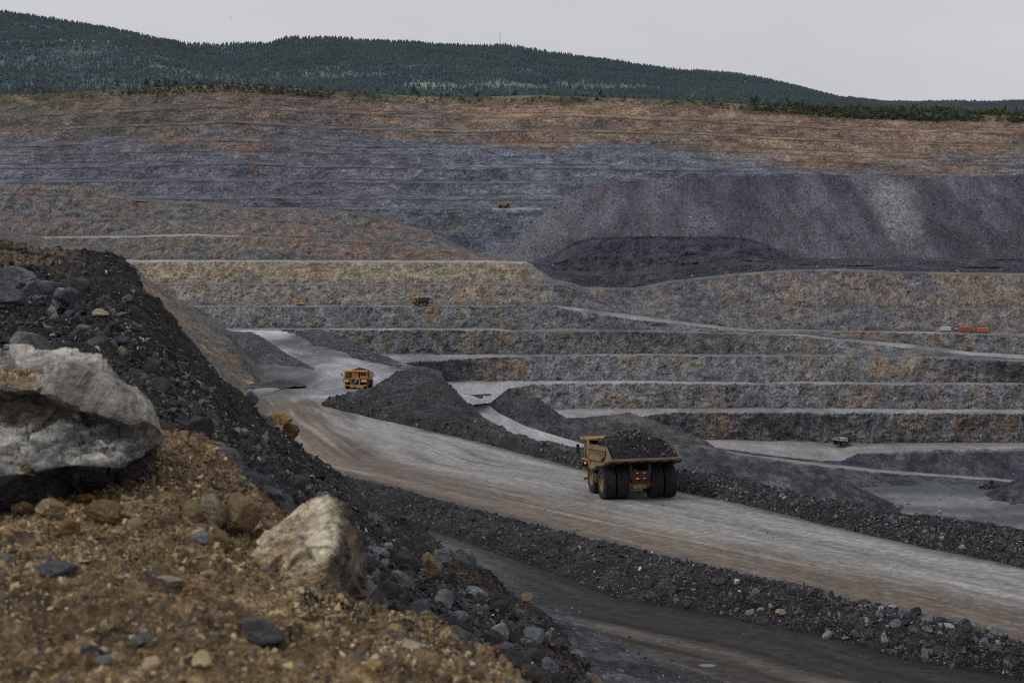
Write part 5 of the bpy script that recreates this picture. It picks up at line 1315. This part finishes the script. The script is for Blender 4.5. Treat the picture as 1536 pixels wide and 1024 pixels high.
    g.box(-1.19, 1.19, 4.95, 5.11, 2.66, 2.90, .02).box(-1.19, 1.19, 4.95, 5.11, .98, 1.22, .02); g.build('grille_frame', body, gr)
    m = MB(); m.bar((-.75, 5.10, 2.6), (.55, 5.22, 1.45), .05).bar((-.75, 5.16, 2.85), (.55, 5.28, 1.70), .035)
    for k in range(6): f_ = k / 5; m.box(-.75 + 1.3 * f_ - .12, -.75 + 1.3 * f_ + .12, 5.08, 5.24, 2.58 - 1.15 * f_, 2.62 - 1.15 * f_)
    m.build('ladder', V_step, root)
    m = MB(); m.box(-2.9, 2.9, 4.90, 5.14, .92, 1.20, .04); m.box(-1.3, 1.3, 4.9, 5.2, .62, .92, .04); m.build('bumper', body, root)
    for s_ in (-1, 1):
        m = MB(); x0, x1 = sorted((s_ * 1.45, s_ * 2.95)); m.box(x0, x1, 4.72, 4.98, 1.85, 2.62, .03); hb = m.build('headlight_panel', body, root)
        for k in (0, 1):
            xx = s_ * (1.95 + .48 * k); MB().box(xx - .2, xx + .2, 4.985, 5.03, 2.12, 2.38, .01).build('headlight', V_wht, hb)
    # cab on the left (driver) side and the grid box on the right
    c = MB(); c.box(-2.85, -1.15, 3.0, 4.7, 2.93, 4.40, .06); cab = c.build('cab', cabm, root)
    MB().box(-2.72, -1.28, 4.705, 4.73, 3.45, 4.28, .01).build('window', V_glass, cab)
    MB().box(-2.72, -1.28, 2.97, 2.995, 3.45, 4.25, .01).build('window', V_glass, cab)
    MB().box(-2.88, -2.855, 3.15, 4.55, 3.45, 4.25, .01).build('window', V_glass, cab)
    MB().box(-1.145, -1.12, 3.15, 4.55, 3.45, 4.25, .01).build('window', V_glass, cab)
    m = MB(); m.box(-.8, .9, 3.3, 4.72, 2.93, 4.30, .05)
    for k in range(3): m.box(-.62 + k * .5, -.30 + k * .5, 4.72, 4.76, 3.1, 4.2, .01)
    m.build('equipment_box', body, root)
    m = MB(); m.box(1.35, 2.8, 3.4, 4.4, 2.93, 3.6, .05); m.build('air_cleaner', V_dark, root)
    m = MB()
    for s_ in (-1, 1):
        for y in (2.9, 3.85, 4.78): m.bar((s_ * 3.0, y, 2.92), (s_ * 3.0, y, 3.95), .025, 6)
        for z in (3.45, 3.95): m.bar((s_ * 3.0, 2.9, z), (s_ * 3.0, 4.78, z), .022, 6)
    for z in (3.45, 3.95): m.bar((1.0, 4.80, z), (3.0, 4.80, z), .022, 6)
    for x in (1.0, 1.7, 2.4): m.bar((x, 4.80, 2.92), (x, 4.80, 3.95), .022, 6)
    m.build('handrail', body, root)
    for s_ in (-1, 1):
        m = MB(); m.bar((s_ * 3.0, 4.75, 3.3), (s_ * 3.38, 4.85, 3.4), .03, 6).bar((s_ * 3.38, 4.85, 3.2), (s_ * 3.38, 4.85, 4.15), .03, 6); m.box(s_ * 3.38 - .14, s_ * 3.38 + .14, 4.80, 4.86, 3.35, 4.1, .02)
        m.build('mirror', V_black, root)
    m = MB(); m.box(-2.9, -1.0, .2, 1.6, 1.1, 1.9, .1); m.build('fuel_tank', V_dark, root)
    m = MB(); m.box(-3.18, -3.02, 3.2, 3.4, 2.5, 2.66, .02); m.build('marker_light', V_amb if lights else V_wht, root)
    return root

def truck_load(loc, heading, pitch, scale, label, peak=2.35, seed=0, n=900):
    """heap of rock in the tray, a thing of its own"""
    r = np.random.default_rng(seed)
    xs = np.linspace(-2.82, 2.82, 60); ys = np.linspace(-5.02, 2.05, 70); X, Y = np.meshgrid(xs, ys)
    fl = 3.56 - (Y + 5.15) * .19
    e = np.minimum(np.minimum((2.82 - np.abs(X)) / 2.82, 1), 1); ey = np.minimum((Y + 5.02) / 3.4, (2.05 - Y) / 2.6)
    h = np.clip(np.minimum(e * 1.05, ey), 0, 1)
    Z = fl + .05 + np.clip(4.15 - fl, 0, 2) * np.clip(h * 6, 0, 1) * np.clip((Y + 5.0) / 1.5, .12, 1) + (peak - .95) * h ** .72
    P_ = np.stack([X, Y, Z], -1); Z = Z + .12 * fb(P_, 1.6, 4, .6) * np.clip(h * 8, 0, 1); P_[..., 2] = Z
    V1 = P_.reshape(-1, 3); F1 = grid_faces(70, 60)
    F1 = np.concatenate([F1[:, [0, 1, 2]], F1[:, [0, 2, 3]]])
    p, i, j = sample_grid(P_, n, None, r); s = psize(r, n, .05, .32, 2)
    p[:, 2] += s * .25
    Vs = [V1]; Fs = [F1]; Cs = [np.tile(cc(32, 32, 35), (len(V1), 1))]; base = len(V1)
    R = randrot(n, r); tt = tints(r, n, DARK, [5, 5, 4, 2, .8, .5])
    for q in range(n):
        PV, PF = P_SMALL[q % 14]; lim = (PV @ R[q].T) * s[q] + p[q]
        lim[:, 0] = np.clip(lim[:, 0], -2.86, 2.86)
        Vs.append(lim); Fs.append(PF + base); Cs.append(np.tile(tt[q], (len(PV), 1))); base += len(PV)
    o = mk_mesh('ore_load', np.concatenate(Vs), np.concatenate(Fs), M_rock, np.concatenate(Cs), smooth=False)
    o.location = loc; o.rotation_euler = (pitch, 0, heading); o.scale = (scale,) * 3
    return tag(o, label, 'ore load')

# truck going down the haul road
g12 = -math.atan(.122)
D1 = 118.6; x1 = float(W(946, 700, D1)[0]); z1 = -float(road_h(D1)) + .03
haul_truck('haul_truck', (x1, D1, z1), math.radians(10.5), g12 * .97, 'big yellow dump truck seen from behind on the haul road, heaped with dark ore', 1.0, V_dusty, V_greyb, V_side)
truck_load((x1, D1, z1), math.radians(10.5), g12 * .97, 1.0, 'heaped dark ore filling the tray of the nearest truck', 2.38, 3, 1600)
# truck coming up
D2 = 385.0; x2 = float(W(538, 585, D2)[0]); z2 = ground_z(x2, D2) + .15
haul_truck('haul_truck', (x2, D2, z2), math.radians(180 - 4), math.atan(.11), 'orange-yellow dump truck coming up the winding road towards the viewer', 1.08, V_org, V_org, V_org, lights=False, tread=False)
truck_load((x2, D2, z2), math.radians(180 - 4), math.atan(.11), 1.08, 'dark ore showing above the canopy of the oncoming truck', 2.0, 5, 300)
def on_bench(px_, py_, D, dz=0.0):
    p = W(px_, py_, D); return (float(p[0]), float(p[1]), float(p[2]) + dz)
# parked side-on on the middle bench
haul_truck('haul_truck', on_bench(633, 458.3, 829, 0.1), math.radians(82), 0, 'small yellow dump truck side-on on the bench below the tan face', 1.0, V_org, V_yel, V_greyb, lights=False, tread=False)
# dark truck on the lower bench
haul_truck('haul_truck', on_bench(1262, 667.3, 733, 0.1), math.radians(-48), 0, 'dark dump truck with pale tray on the lowest bench', .92, V_greyb, V_greyb, V_pale, lights=False, tread=False)
# truck on the far bench, tray towards the left
haul_truck('haul_truck', on_bench(755, 313.5, 1121, 0.3), math.radians(-80), 0, 'tiny orange dump truck on the far bench below the back wall', .98, V_org, V_org, V_org, lights=False, tread=False)

# --- wheel loader digging at the lower right
root = bpy.data.objects.new('wheel_loader', None); COL.objects.link(root); root.location = on_bench(1486, 735, 668, 0.0); root.rotation_euler = (0, 0, math.radians(82)); root.scale = (1.35,) * 3
tag(root, 'dark wheel loader working beside the rubble heap on the pit floor', 'wheel loader')
for x, y in ((-1.2, -1.7), (1.2, -1.7), (-1.2, 1.7), (1.2, 1.7)): wheel(root, x, y, .8, 1.0, False, 1 if x > 0 else -1)
MB().box(-.8, .8, -3.2, .3, 1.1, 2.3, .1).build('engine_hood', V_greyb, root, True)
MB().box(-.6, .6, .3, 2.3, .9, 1.5, .1).build('front_frame', V_greyb, root, True)
c = MB().box(-.75, .75, -.9, .6, 2.3, 3.7, .08).build('cab', V_dark, root, True)
MB().box(-.78, .78, -.6, .63, 2.7, 3.5, .02).build('window', V_glass, c)
m = MB()
for s_ in (-1, 1): m.prism([(.9, 2.0), (1.2, 2.3), (3.8, 1.1), (3.7, .7)], s_ * .6 - .1, s_ * .6 + .1)
m.build('lift_arm', V_dark, root)
MB().prism([(3.6, .2), (5.0, .15), (4.4, .4), (3.95, .7), (3.9, 1.3), (4.3, 1.7), (3.8, 1.6), (3.5, .9)], -1.5, 1.5).build('bucket', V_black, root)
# --- drill rig on the tan bench
root = bpy.data.objects.new('drill_rig', None); COL.objects.link(root); root.location = on_bench(451, 458.2, 829, .1); root.rotation_euler = (0, 0, math.radians(90)); root.scale = (.85,) * 3
tag(root, 'small yellow drill rig with a raised mast on the tan bench', 'drill rig')
for s_ in (-1, 1): MB().prism([(-2.2, .2), (-1.9, 0), (1.9, 0), (2.3, .3), (2.3, .7), (1.9, .95), (-1.9, .95), (-2.3, .7)], s_ * 1.2 - .3, s_ * 1.2 + .3, .05).build('crawler_track', V_dark, root)
MB().box(-1.2, 1.2, -2.4, 1.8, .95, 1.7, .1).build('deck', V_yel, root)
c = MB().box(-1.1, .1, .3, 1.7, 1.7, 3.0, .06).build('cab', V_yel, root)
MB().box(-1.12, .12, .6, 1.72, 2.1, 2.8, .02).build('window', V_glass, c)
MB().prism([(2.0, 1.0), (2.5, 1.0), (4.3, 8.2), (3.9, 8.2)], -.25, .25, .03).build('drill_mast', V_yel, root)
MB().bar((0, 1.2, 1.6), (0, 2.9, 3.8), .12).build('mast_strut', V_yel, root)
# --- containers and tanks on the right bench
V_crust = paint('rusty_orange_paint', L((196, 108, 72)), .6, wear=.45, scale=.8, dirt=L((120, 80, 62)))
V_cred = paint('rusty_red_paint', L((170, 88, 66)), .6, wear=.45, scale=.8, dirt=L((112, 76, 62)))
V_cwht = paint('dirty_white_paint', L((206, 206, 206)), .6, wear=.45, scale=.8, dirt=L((150, 146, 140)))
def container(px0, px1, pyb, hpx, mat, label, D=829):
    p0 = W(px0, pyb, D); p1 = W(px1, pyb, D); w = float(p1[0] - p0[0]); h = hpx / F * D
    root = bpy.data.objects.new('container', None); COL.objects.link(root); root.location = ((p0[0] + p1[0]) / 2, D, p0[2])
    tag(root, label, 'container')
    m = MB(); m.box(-w / 2, w / 2, -1.2, 1.2, .35, h, .04)
    n = 14
    for k in range(n): x = -w / 2 + w * (k + .5) / n; m.box(x - w / n * .28, x + w / n * .28, -1.26, -1.2, .5, h - .15)
    m.build('box_body', mat, root)
    m = MB(); m.box(-w / 2 + .05, w / 2 - .05, -1.1, 1.1, .05, .35)
    for x in (-w / 2 + .5, w / 2 - .9): m.box(x, x + .4, -1.15, 1.15, -.3, .05)
    m.build('skid_frame', V_black, root)
container(1411, 1425.5, 496.5, 6.2, V_cwht, 'dirty white site container, leftmost on the right bench')
container(1440.5, 1459.5, 497.6, 7.2, V_cred, 'rusty red container, the longest on the right bench')
container(1465.5, 1482, 498.6, 7.2, V_crust, 'rusty orange container, rightmost on the right bench')
root = bpy.data.objects.new('fuel_bowser', None); COL.objects.link(root); root.location = on_bench(1433.5, 497.2, 829, .2)
tag(root, 'tiny orange tank trailer between the white and red containers', 'tank trailer')
m = MB(); m.lathe([(-.9, .001), (-.9, .7), (-.7, .82), (.7, .82), (.9, .7), (.9, .001)], 0, 0, 1.2, 20); m.build('tank', V_crust, root, True)
m = MB(); m.box(-1, 1, -.5, .5, .3, .5); m.lathe([(-1.05, .001), (-1.05, .35), (-.8, .35), (-.8, .001)], 0, 0, .2, 14).lathe([(.8, .001), (.8, .35), (1.05, .35), (1.05, .001)], 0, 0, .2, 14); m.build('trailer_frame', V_black, root)
# ================================================================== TREES, MAST, WATER
def leafmat(name, c0, c1, sc):
    m, nt, b = newmat(name); lk = nt.links.new
    at = N(nt, 'ShaderNodeAttribute', attribute_name='Col')
    tc = N(nt, 'ShaderNodeTexCoord'); n1 = noise_node(nt, tc.outputs['Object'], sc, 5, .6)
    c = mixrgb(nt, 'MIX', mrange(nt, n1.outputs['Fac'], .35, .65, 0, 1), c0, c1)
    lk(mixrgb(nt, 'MULTIPLY', 1.0, c, at.outputs['Color']), b.inputs['Base Color']); b.inputs['Roughness'].default_value = .9
    return m
M_forest = leafmat('distant_conifer_foliage', L((72, 84, 92)), L((84, 97, 98)), .008)  # pale blue-grey foliage tone includes painted distance haze
M_leaf = leafmat('rim_tree_foliage', L((84, 96, 70)), L((62, 74, 58)), .5)
M_bark = paint('bark', L((70, 60, 52)), .9, wear=.3)

def spiky(rng, n_tier=3, n=6):
    """low detail conifer: stacked ragged cones; unit height"""
    V = []; Fc = []
    for t in range(n_tier):
        z0 = .08 + t * .27; z1 = min(1.0, z0 + .46); r = .26 * (1 - t * .26)
        b = len(V); V.append((0, 0, z1))
        for k in range(n):
            a = 2 * math.pi * k / n + rng.uniform(-.3, .3); rr = r * rng.uniform(.65, 1.2); V.append((rr * math.cos(a), rr * math.sin(a), z0 + rng.uniform(-.05, .05)))
        for k in range(n): Fc.append((b, b + 1 + k, b + 1 + (k + 1) % n))
    return np.array(V), np.array(Fc)
tr_rng = np.random.default_rng(8)
T_PROTO = [spiky(tr_rng) for _ in range(8)]
def bushy(rng, n=26):
    """ragged broadleaf or shrub crown from leaf clumps; unit height"""
    V = []; Fc = []
    for k in range(n):
        c = rng.normal(size=3); c /= np.linalg.norm(c); c *= rng.uniform(.15, .42); c = c * np.array([.9, .9, 1.0]) + np.array([0, 0, .55])
        b = len(V); s_ = rng.uniform(.09, .17)
        for q in range(6): d_ = rng.normal(size=3); d_ /= np.linalg.norm(d_); V.append(c + d_ * s_)
        for f in ((0, 1, 2), (1, 2, 3), (2, 3, 4), (3, 4, 5), (4, 5, 0), (5, 0, 1), (0, 2, 4), (1, 3, 5)): Fc.append([b + x for x in f])
    return np.array(V), np.array(Fc)
B_PROTO = [bushy(tr_rng) for _ in range(8)]

def plant_mesh(name, pos, hgt, tint, mat, protos, wid=1.0, rng=tr_rng):
    Vs = []; Fs = []; Cs = []; base = 0; which = rng.integers(0, len(protos), len(pos))
    ang = rng.uniform(0, 6.28, len(pos)); wd = rng.uniform(.8, 1.25, len(pos)) * wid
    for k, (PV, PF) in enumerate(protos):
        m = np.nonzero(which == k)[0]
        if not len(m): continue
        c, s = np.cos(ang[m]), np.sin(ang[m])
        x = PV[None, :, 0] * wd[m][:, None]; y = PV[None, :, 1] * wd[m][:, None]
        v = np.stack([x * c[:, None] - y * s[:, None], x * s[:, None] + y * c[:, None], np.broadcast_to(PV[None, :, 2], x.shape)], -1) * hgt[m][:, None, None] + pos[m][:, None, :]
        Vs.append(v.reshape(-1, 3)); Fs.append((PF[None] + (np.arange(len(m)) * len(PV))[:, None, None] + base).reshape(-1, 3)); Cs.append(np.repeat(tint[m], len(PV), 0)); base += len(m) * len(PV)
    return mk_mesh(name, np.concatenate(Vs), np.concatenate(Fs), mat, np.concatenate(Cs), smooth=False)

# the wood on the hills: one mass
P_, Q_ = pix(hills_G)
m = (hills_sid < 2)[:, None] & (P_ > -120) & (P_ < 1660)
w = m * (1 - .85 * hills_clear) * (.55 + .45 * sstep(-.3, .3, fb(hills_G, .006, 4, .6, off=77)))
p, i, j = sample_grid(hills_G, 62000, w, tr_rng, areaw(hills_G) / hills_G[:-1, :-1, 1] ** 2 * 0 + 1)
hgt = tr_rng.uniform(4.5, 9, len(p)) * np.interp(p[:, 1], [1700, 4000], [.8, 1.15])
tint = np.tile(tr_rng.uniform(.8, 1.2, (len(p), 1)), (1, 3)) * (1 + .35 * fb(p, .004, 4, .6, off=3))[:, None]
hgt = hgt * (1 + .5 * fb(p, .01, 3))
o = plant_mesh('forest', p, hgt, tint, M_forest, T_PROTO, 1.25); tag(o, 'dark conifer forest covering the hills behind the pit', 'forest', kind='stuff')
# the ridge line trees
rid = hills_G[np.nonzero(hills_sid == 2)[0][0]]
rp = rid[(pix(rid)[0] > -100) & (pix(rid)[0] < 1640)]
k = tr_rng.uniform(0, len(rp) - 1.01, 900); a = k.astype(int); f = (k - a)[:, None]; p = rp[a] * (1 - f) + rp[a + 1] * f
p[:, 2] -= 1.5
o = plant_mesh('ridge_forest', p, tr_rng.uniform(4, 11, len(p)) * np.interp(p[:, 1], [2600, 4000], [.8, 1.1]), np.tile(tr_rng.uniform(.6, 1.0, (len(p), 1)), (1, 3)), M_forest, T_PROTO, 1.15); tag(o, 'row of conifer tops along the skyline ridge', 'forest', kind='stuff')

# rim: shrubs (mass) and separate trees
rimrow = np.nonzero(far_sid >= far_sid.max())[0]
RG = far_G[rimrow[0] - 9:]
P_, Q_ = pix(RG)
m = (P_ > -60) & (P_ < 1600)
dens = (.10 + .60 * sstep(1050, 1200, P_)) * sstep(-.35, .25, fb(RG, .012, 3, off=55)) + .6 * sstep(140, 240, P_) * sstep(620, 420, P_)
p, i, j = sample_grid(RG, 4200, m * dens, tr_rng)
big = tr_rng.random(len(p)) ** 3
hh = (1.0 + 3.6 * big) * np.interp(P_[i, j], [0, 1100, 1250, 1600], [.8, .9, 1.6, 1.7])
tint = np.tile(tr_rng.uniform(.6, 1.35, (len(p), 1)), (1, 3)) * tr_rng.uniform(.9, 1.1, (len(p), 3))
o = plant_mesh('rim_shrubs', p, hh, tint, M_leaf, B_PROTO, 1.2); tag(o, 'low shrubs and saplings scattered along the rim of the pit', 'shrubs', kind='stuff')
def rim_ground(px_, back=0.0):
    """ground point on the rim plateau for a photo column, back 0..1 towards the hills"""
    c_ = np.argmin(np.abs(P_[0] - px_)); r_ = int(back * (RG.shape[0] - 1)); return RG[9 + int(back * (RG.shape[0] - 10)), c_].copy()
tree_px = list(tr_rng.uniform(-10, 1060, 70)) + list(tr_rng.uniform(1060, 1546, 110)) + [176, 219, 222, 236, 250, 262, 268, 330, 372, 620, 822, 836]
kinds_ = []
for n_, tp in enumerate(tree_px):
    right = tp > 1060
    back = tr_rng.uniform(.0, 1.0 if right else .55) if n_ < 180 else .1
    b_ = rim_ground(tp, back); con = tr_rng.random() < (.75 if right else .5)
    h_ = tr_rng.uniform(5, 11) if right else tr_rng.uniform(3, 7.5)
    if n_ >= 180: h_ = tr_rng.uniform(7, 10)
    if con:
        PV, PF = T_PROTO[n_ % 8]; PV = PV * np.array([1.15, 1.15, 1])
    else: PV, PF = B_PROTO[n_ % 8]
    V = PV * h_; t_ = np.full((len(V), 3), tr_rng.uniform(.55, 1.1))
    a_ = np.linspace(0, 2 * np.pi, 6)[:-1]; tv = np.concatenate([np.stack([.012 * h_ * np.cos(a_), .012 * h_ * np.sin(a_), 0 * a_ - .3], -1), [[0, 0, h_ * .8]]])
    tf = np.array([[q, (q + 1) % 5, 5] for q in range(5)]) + len(V)
    me_V = np.concatenate([V, tv]); me_F = np.concatenate([PF, tf]); fm_ = np.concatenate([np.zeros(len(PF)), np.ones(5)])
    o = mk_mesh('conifer' if con else 'broadleaf_tree', me_V, me_F, None, np.concatenate([t_, np.ones((6, 3))]), smooth=False, mats=[M_leaf, M_bark], fmat=fm_)
    o.location = b_
    if con: tag(o, ('small dark conifer in the tree belt on the right rim' if right else 'lone small conifer on the left or middle rim'), 'conifer', 'conifers of the right rim' if right else 'conifers of the left rim')
    else: tag(o, ('rounded leafy tree in the tree belt on the right rim' if right else 'small rounded tree on the left or middle rim'), 'tree', 'leafy trees of the right rim' if right else 'leafy trees of the left rim')

# radio mast on the ridge
k = np.argmin(np.abs(pix(rid)[0] - 751)); b_ = rid[k]
root = bpy.data.objects.new('radio_mast', None); COL.objects.link(root); root.location = b_
tag(root, 'thin pale radio mast on the skyline ridge', 'radio mast')
V_mast = paint('faded_mast_paint', L((150, 146, 150)), .6, wear=.3)
m = MB(); H_ = 34
for k in range(3):
    a0 = 2 * math.pi * k / 3; m.bar((1.0 * math.cos(a0), 1.0 * math.sin(a0), 0), (.2 * math.cos(a0), .2 * math.sin(a0), H_), .22, 5)
    for q in range(9):
        z0, z1 = H_ * q / 9, H_ * (q + 1) / 9; r0 = 1.0 - .8 * q / 9; r1 = 1.0 - .8 * (q + 1) / 9; a1 = a0 + 2 * math.pi / 3
        m.bar((r0 * math.cos(a0), r0 * math.sin(a0), z0), (r1 * math.cos(a1), r1 * math.sin(a1), z1), .1, 4)
m.build('lattice_tower', V_mast, root)
MB().bar((0, 0, H_), (0, 0, H_ + 5), .12, 5).build('antenna', V_mast, root)

# puddle
M_wat, nt, b = newmat('muddy_water'); b.inputs['Base Color'].default_value = (.10, .10, .11, 1); b.inputs['Roughness'].default_value = .35; b.inputs['Specular IOR Level'].default_value = .9
tc = N(nt, 'ShaderNodeTexCoord'); nn_ = noise_node(nt, tc.outputs['Object'], 2.0, 3); bp = N(nt, 'ShaderNodeBump'); bp.inputs['Strength'].default_value = .05; nt.links.new(nn_.outputs['Fac'], bp.inputs['Height']); nt.links.new(bp.outputs[0], b.inputs['Normal'])
def puddle(px_, py_, wpx, dep, seed):
    D = road_D(px_, py_); x = float(W(px_, py_, D)[0]); n = 40; V = [(0, 0, 0)]
    for k in range(n):
        a = 2 * math.pi * k / n; r = 1 + .35 * float(fbm(np.array([math.cos(a) * 1.2 + seed]), np.array([math.sin(a) * 1.2]), np.array([0.]), 3)[0])
        V.append((math.cos(a) * wpx / F * D / 2 * r, math.sin(a) * dep / 2 * r, 0))
    Fc = np.array([[0, 1 + k, 1 + (k + 1) % n] for k in range(n)])
    zs = max(ground_z(x + a, D + b) for a in (-3, -1.5, 0, 1.5, 3) for b in (-1, 0, 1))
    o = mk_mesh('puddle', np.array(V), Fc, M_wat); o.location = (x, D, zs + .06); o['kind'] = 'structure'; return o
puddle(400, 586, 36, 7, 1); puddle(1061, 1003, 26, .35, 3)

# a few birds over the hills
M_bird = paint('dark_plumage', L((80, 80, 84)), .8, wear=.2)
for (bx, by, bd, lab, ang) in [(346, 27, 900, 'gliding bird in the sky left of the middle, the largest speck', 60), (369, 38, 1500, 'tiny bird just right of and below the largest one', 10), (977, 34, 1500, 'tiny lone bird high in the right half of the sky', 10)]:
    m_ = MB(); bm = m_.bm
    prof = [(-.42, .01), (-.30, .05), (-.1, .10), (.12, .11), (.26, .06), (.34, .055), (.40, .035), (.47, .008)]
    rings = []
    for y, r in prof: rings.append([bm.verts.new((r * math.cos(2 * math.pi * k / 8), y, r * .9 * math.sin(2 * math.pi * k / 8))) for k in range(8)])
    for A_, B_ in zip(rings[:-1], rings[1:]):
        for k in range(8): bm.faces.new([A_[k], A_[(k + 1) % 8], B_[(k + 1) % 8], B_[k]])
    for s_ in (-1, 1):
        st_ = [(.08, .16, -.12, .03), (.45, .20, -.06, .17), (.85, .06, -.10, .14), (1.15, -.16, -.22, .05)]
        up = [(bm.verts.new((s_ * x, a, z + .012)), bm.verts.new((s_ * x, b2_, z))) for x, a, b2_, z in st_]
        for (a, b), (c, d) in zip(up[:-1], up[1:]): bm.faces.new([a, b, d, c])
    t0 = [bm.verts.new(q) for q in [(-.05, -.38, 0), (.05, -.38, 0), (.16, -.66, 0), (-.16, -.66, 0)]]; bm.faces.new(t0)
    o = m_.build('bird', M_bird); o.location = W(bx, by, bd); o.rotation_euler = (0, math.radians(ang), math.radians(40))
    tag(o, lab, 'bird')

# ================================================================== LIGHT, SKY, CAMERA
SUN_EL, SUN_AZ = math.radians(48), math.radians(-110)      # azimuth measured from the view direction, negative = left
w = bpy.data.worlds.new('World'); SC.world = w; w.use_nodes = True; nt = w.node_tree; nt.nodes.clear(); lk = nt.links.new
out = N(nt, 'ShaderNodeOutputWorld'); bg = N(nt, 'ShaderNodeBackground'); lk(bg.outputs[0], out.inputs[0])
sky = N(nt, 'ShaderNodeTexSky'); sky.sky_type = 'NISHITA'; sky.sun_disc = False; sky.sun_elevation = SUN_EL; sky.sun_rotation = SUN_AZ
sky.air_density = 1.0; sky.dust_density = 6.0; sky.ozone_density = 1.0
hs = N(nt, 'ShaderNodeHueSaturation'); hs.inputs['Saturation'].default_value = .12; hs.inputs['Value'].default_value = .75; lk(sky.outputs[0], hs.inputs['Color'])
# cloud deck: even grey with slow mottling
tc = N(nt, 'ShaderNodeTexCoord'); mp = N(nt, 'ShaderNodeMapping'); mp.inputs['Scale'].default_value = (1, 1, 3.5); lk(tc.outputs['Generated'], mp.inputs['Vector'])
cn = noise_node(nt, mp.outputs[0], 2.2, 5, .55, .3)
c = mixrgb(nt, 'MIX', mrange(nt, cn.outputs['Fac'], .3, .7, 0, 1), (6.05, 6.2, 6.6), (6.95, 7.05, 7.25))
sp = N(nt, 'ShaderNodeSeparateXYZ'); lk(tc.outputs['Generated'], sp.inputs[0])
cn2 = noise_node(nt, mp.outputs[0], 5.0, 6, .6, .6)
c = mixrgb(nt, 'MULTIPLY', mrange(nt, math_n(nt, 'ADD', sp.outputs[2], math_n(nt, 'MULTIPLY', cn2.outputs['Fac'], .10)), .05, .24, 0, 1), c, (.955, .96, .97))
m = mixrgb(nt, 'MIX', .88, hs.outputs[0], c)
lk(m, bg.inputs['Color']); bg.inputs['Strength'].default_value = 0.1

sl = bpy.data.lights.new('sun', 'SUN'); sl.energy = 0.9; sl.angle = math.radians(14); sl.color = (1, .975, .94)
so = bpy.data.objects.new('sun', sl); COL.objects.link(so)
dv = Vector((math.sin(SUN_AZ) * math.cos(SUN_EL), math.cos(SUN_AZ) * math.cos(SUN_EL), math.sin(SUN_EL)))
so.rotation_euler = dv.to_track_quat('Z', 'Y').to_euler(); so.location = (0, 0, 60)

cam = bpy.data.cameras.new('camera'); co = bpy.data.objects.new('camera', cam); COL.objects.link(co)
cam.sensor_width = 36; cam.lens = F / 1536 * 36; cam.clip_start = .1; cam.clip_end = 100000
co.location = (0, 0, 0); co.rotation_euler = (math.pi / 2 - PITCH, 0, 0)
cam.dof.use_dof = True; cam.dof.focus_distance = 45; cam.dof.aperture_fstop = 4.8
SC.camera = co
SC.view_settings.view_transform = 'Standard'; SC.view_settings.look = 'None'; SC.view_settings.exposure = 0; SC.view_settings.gamma = 1
SC.cycles.use_denoising = False; SC.cycles.filter_width = 1.15
SC.cycles.max_bounces = 5; SC.cycles.diffuse_bounces = 3
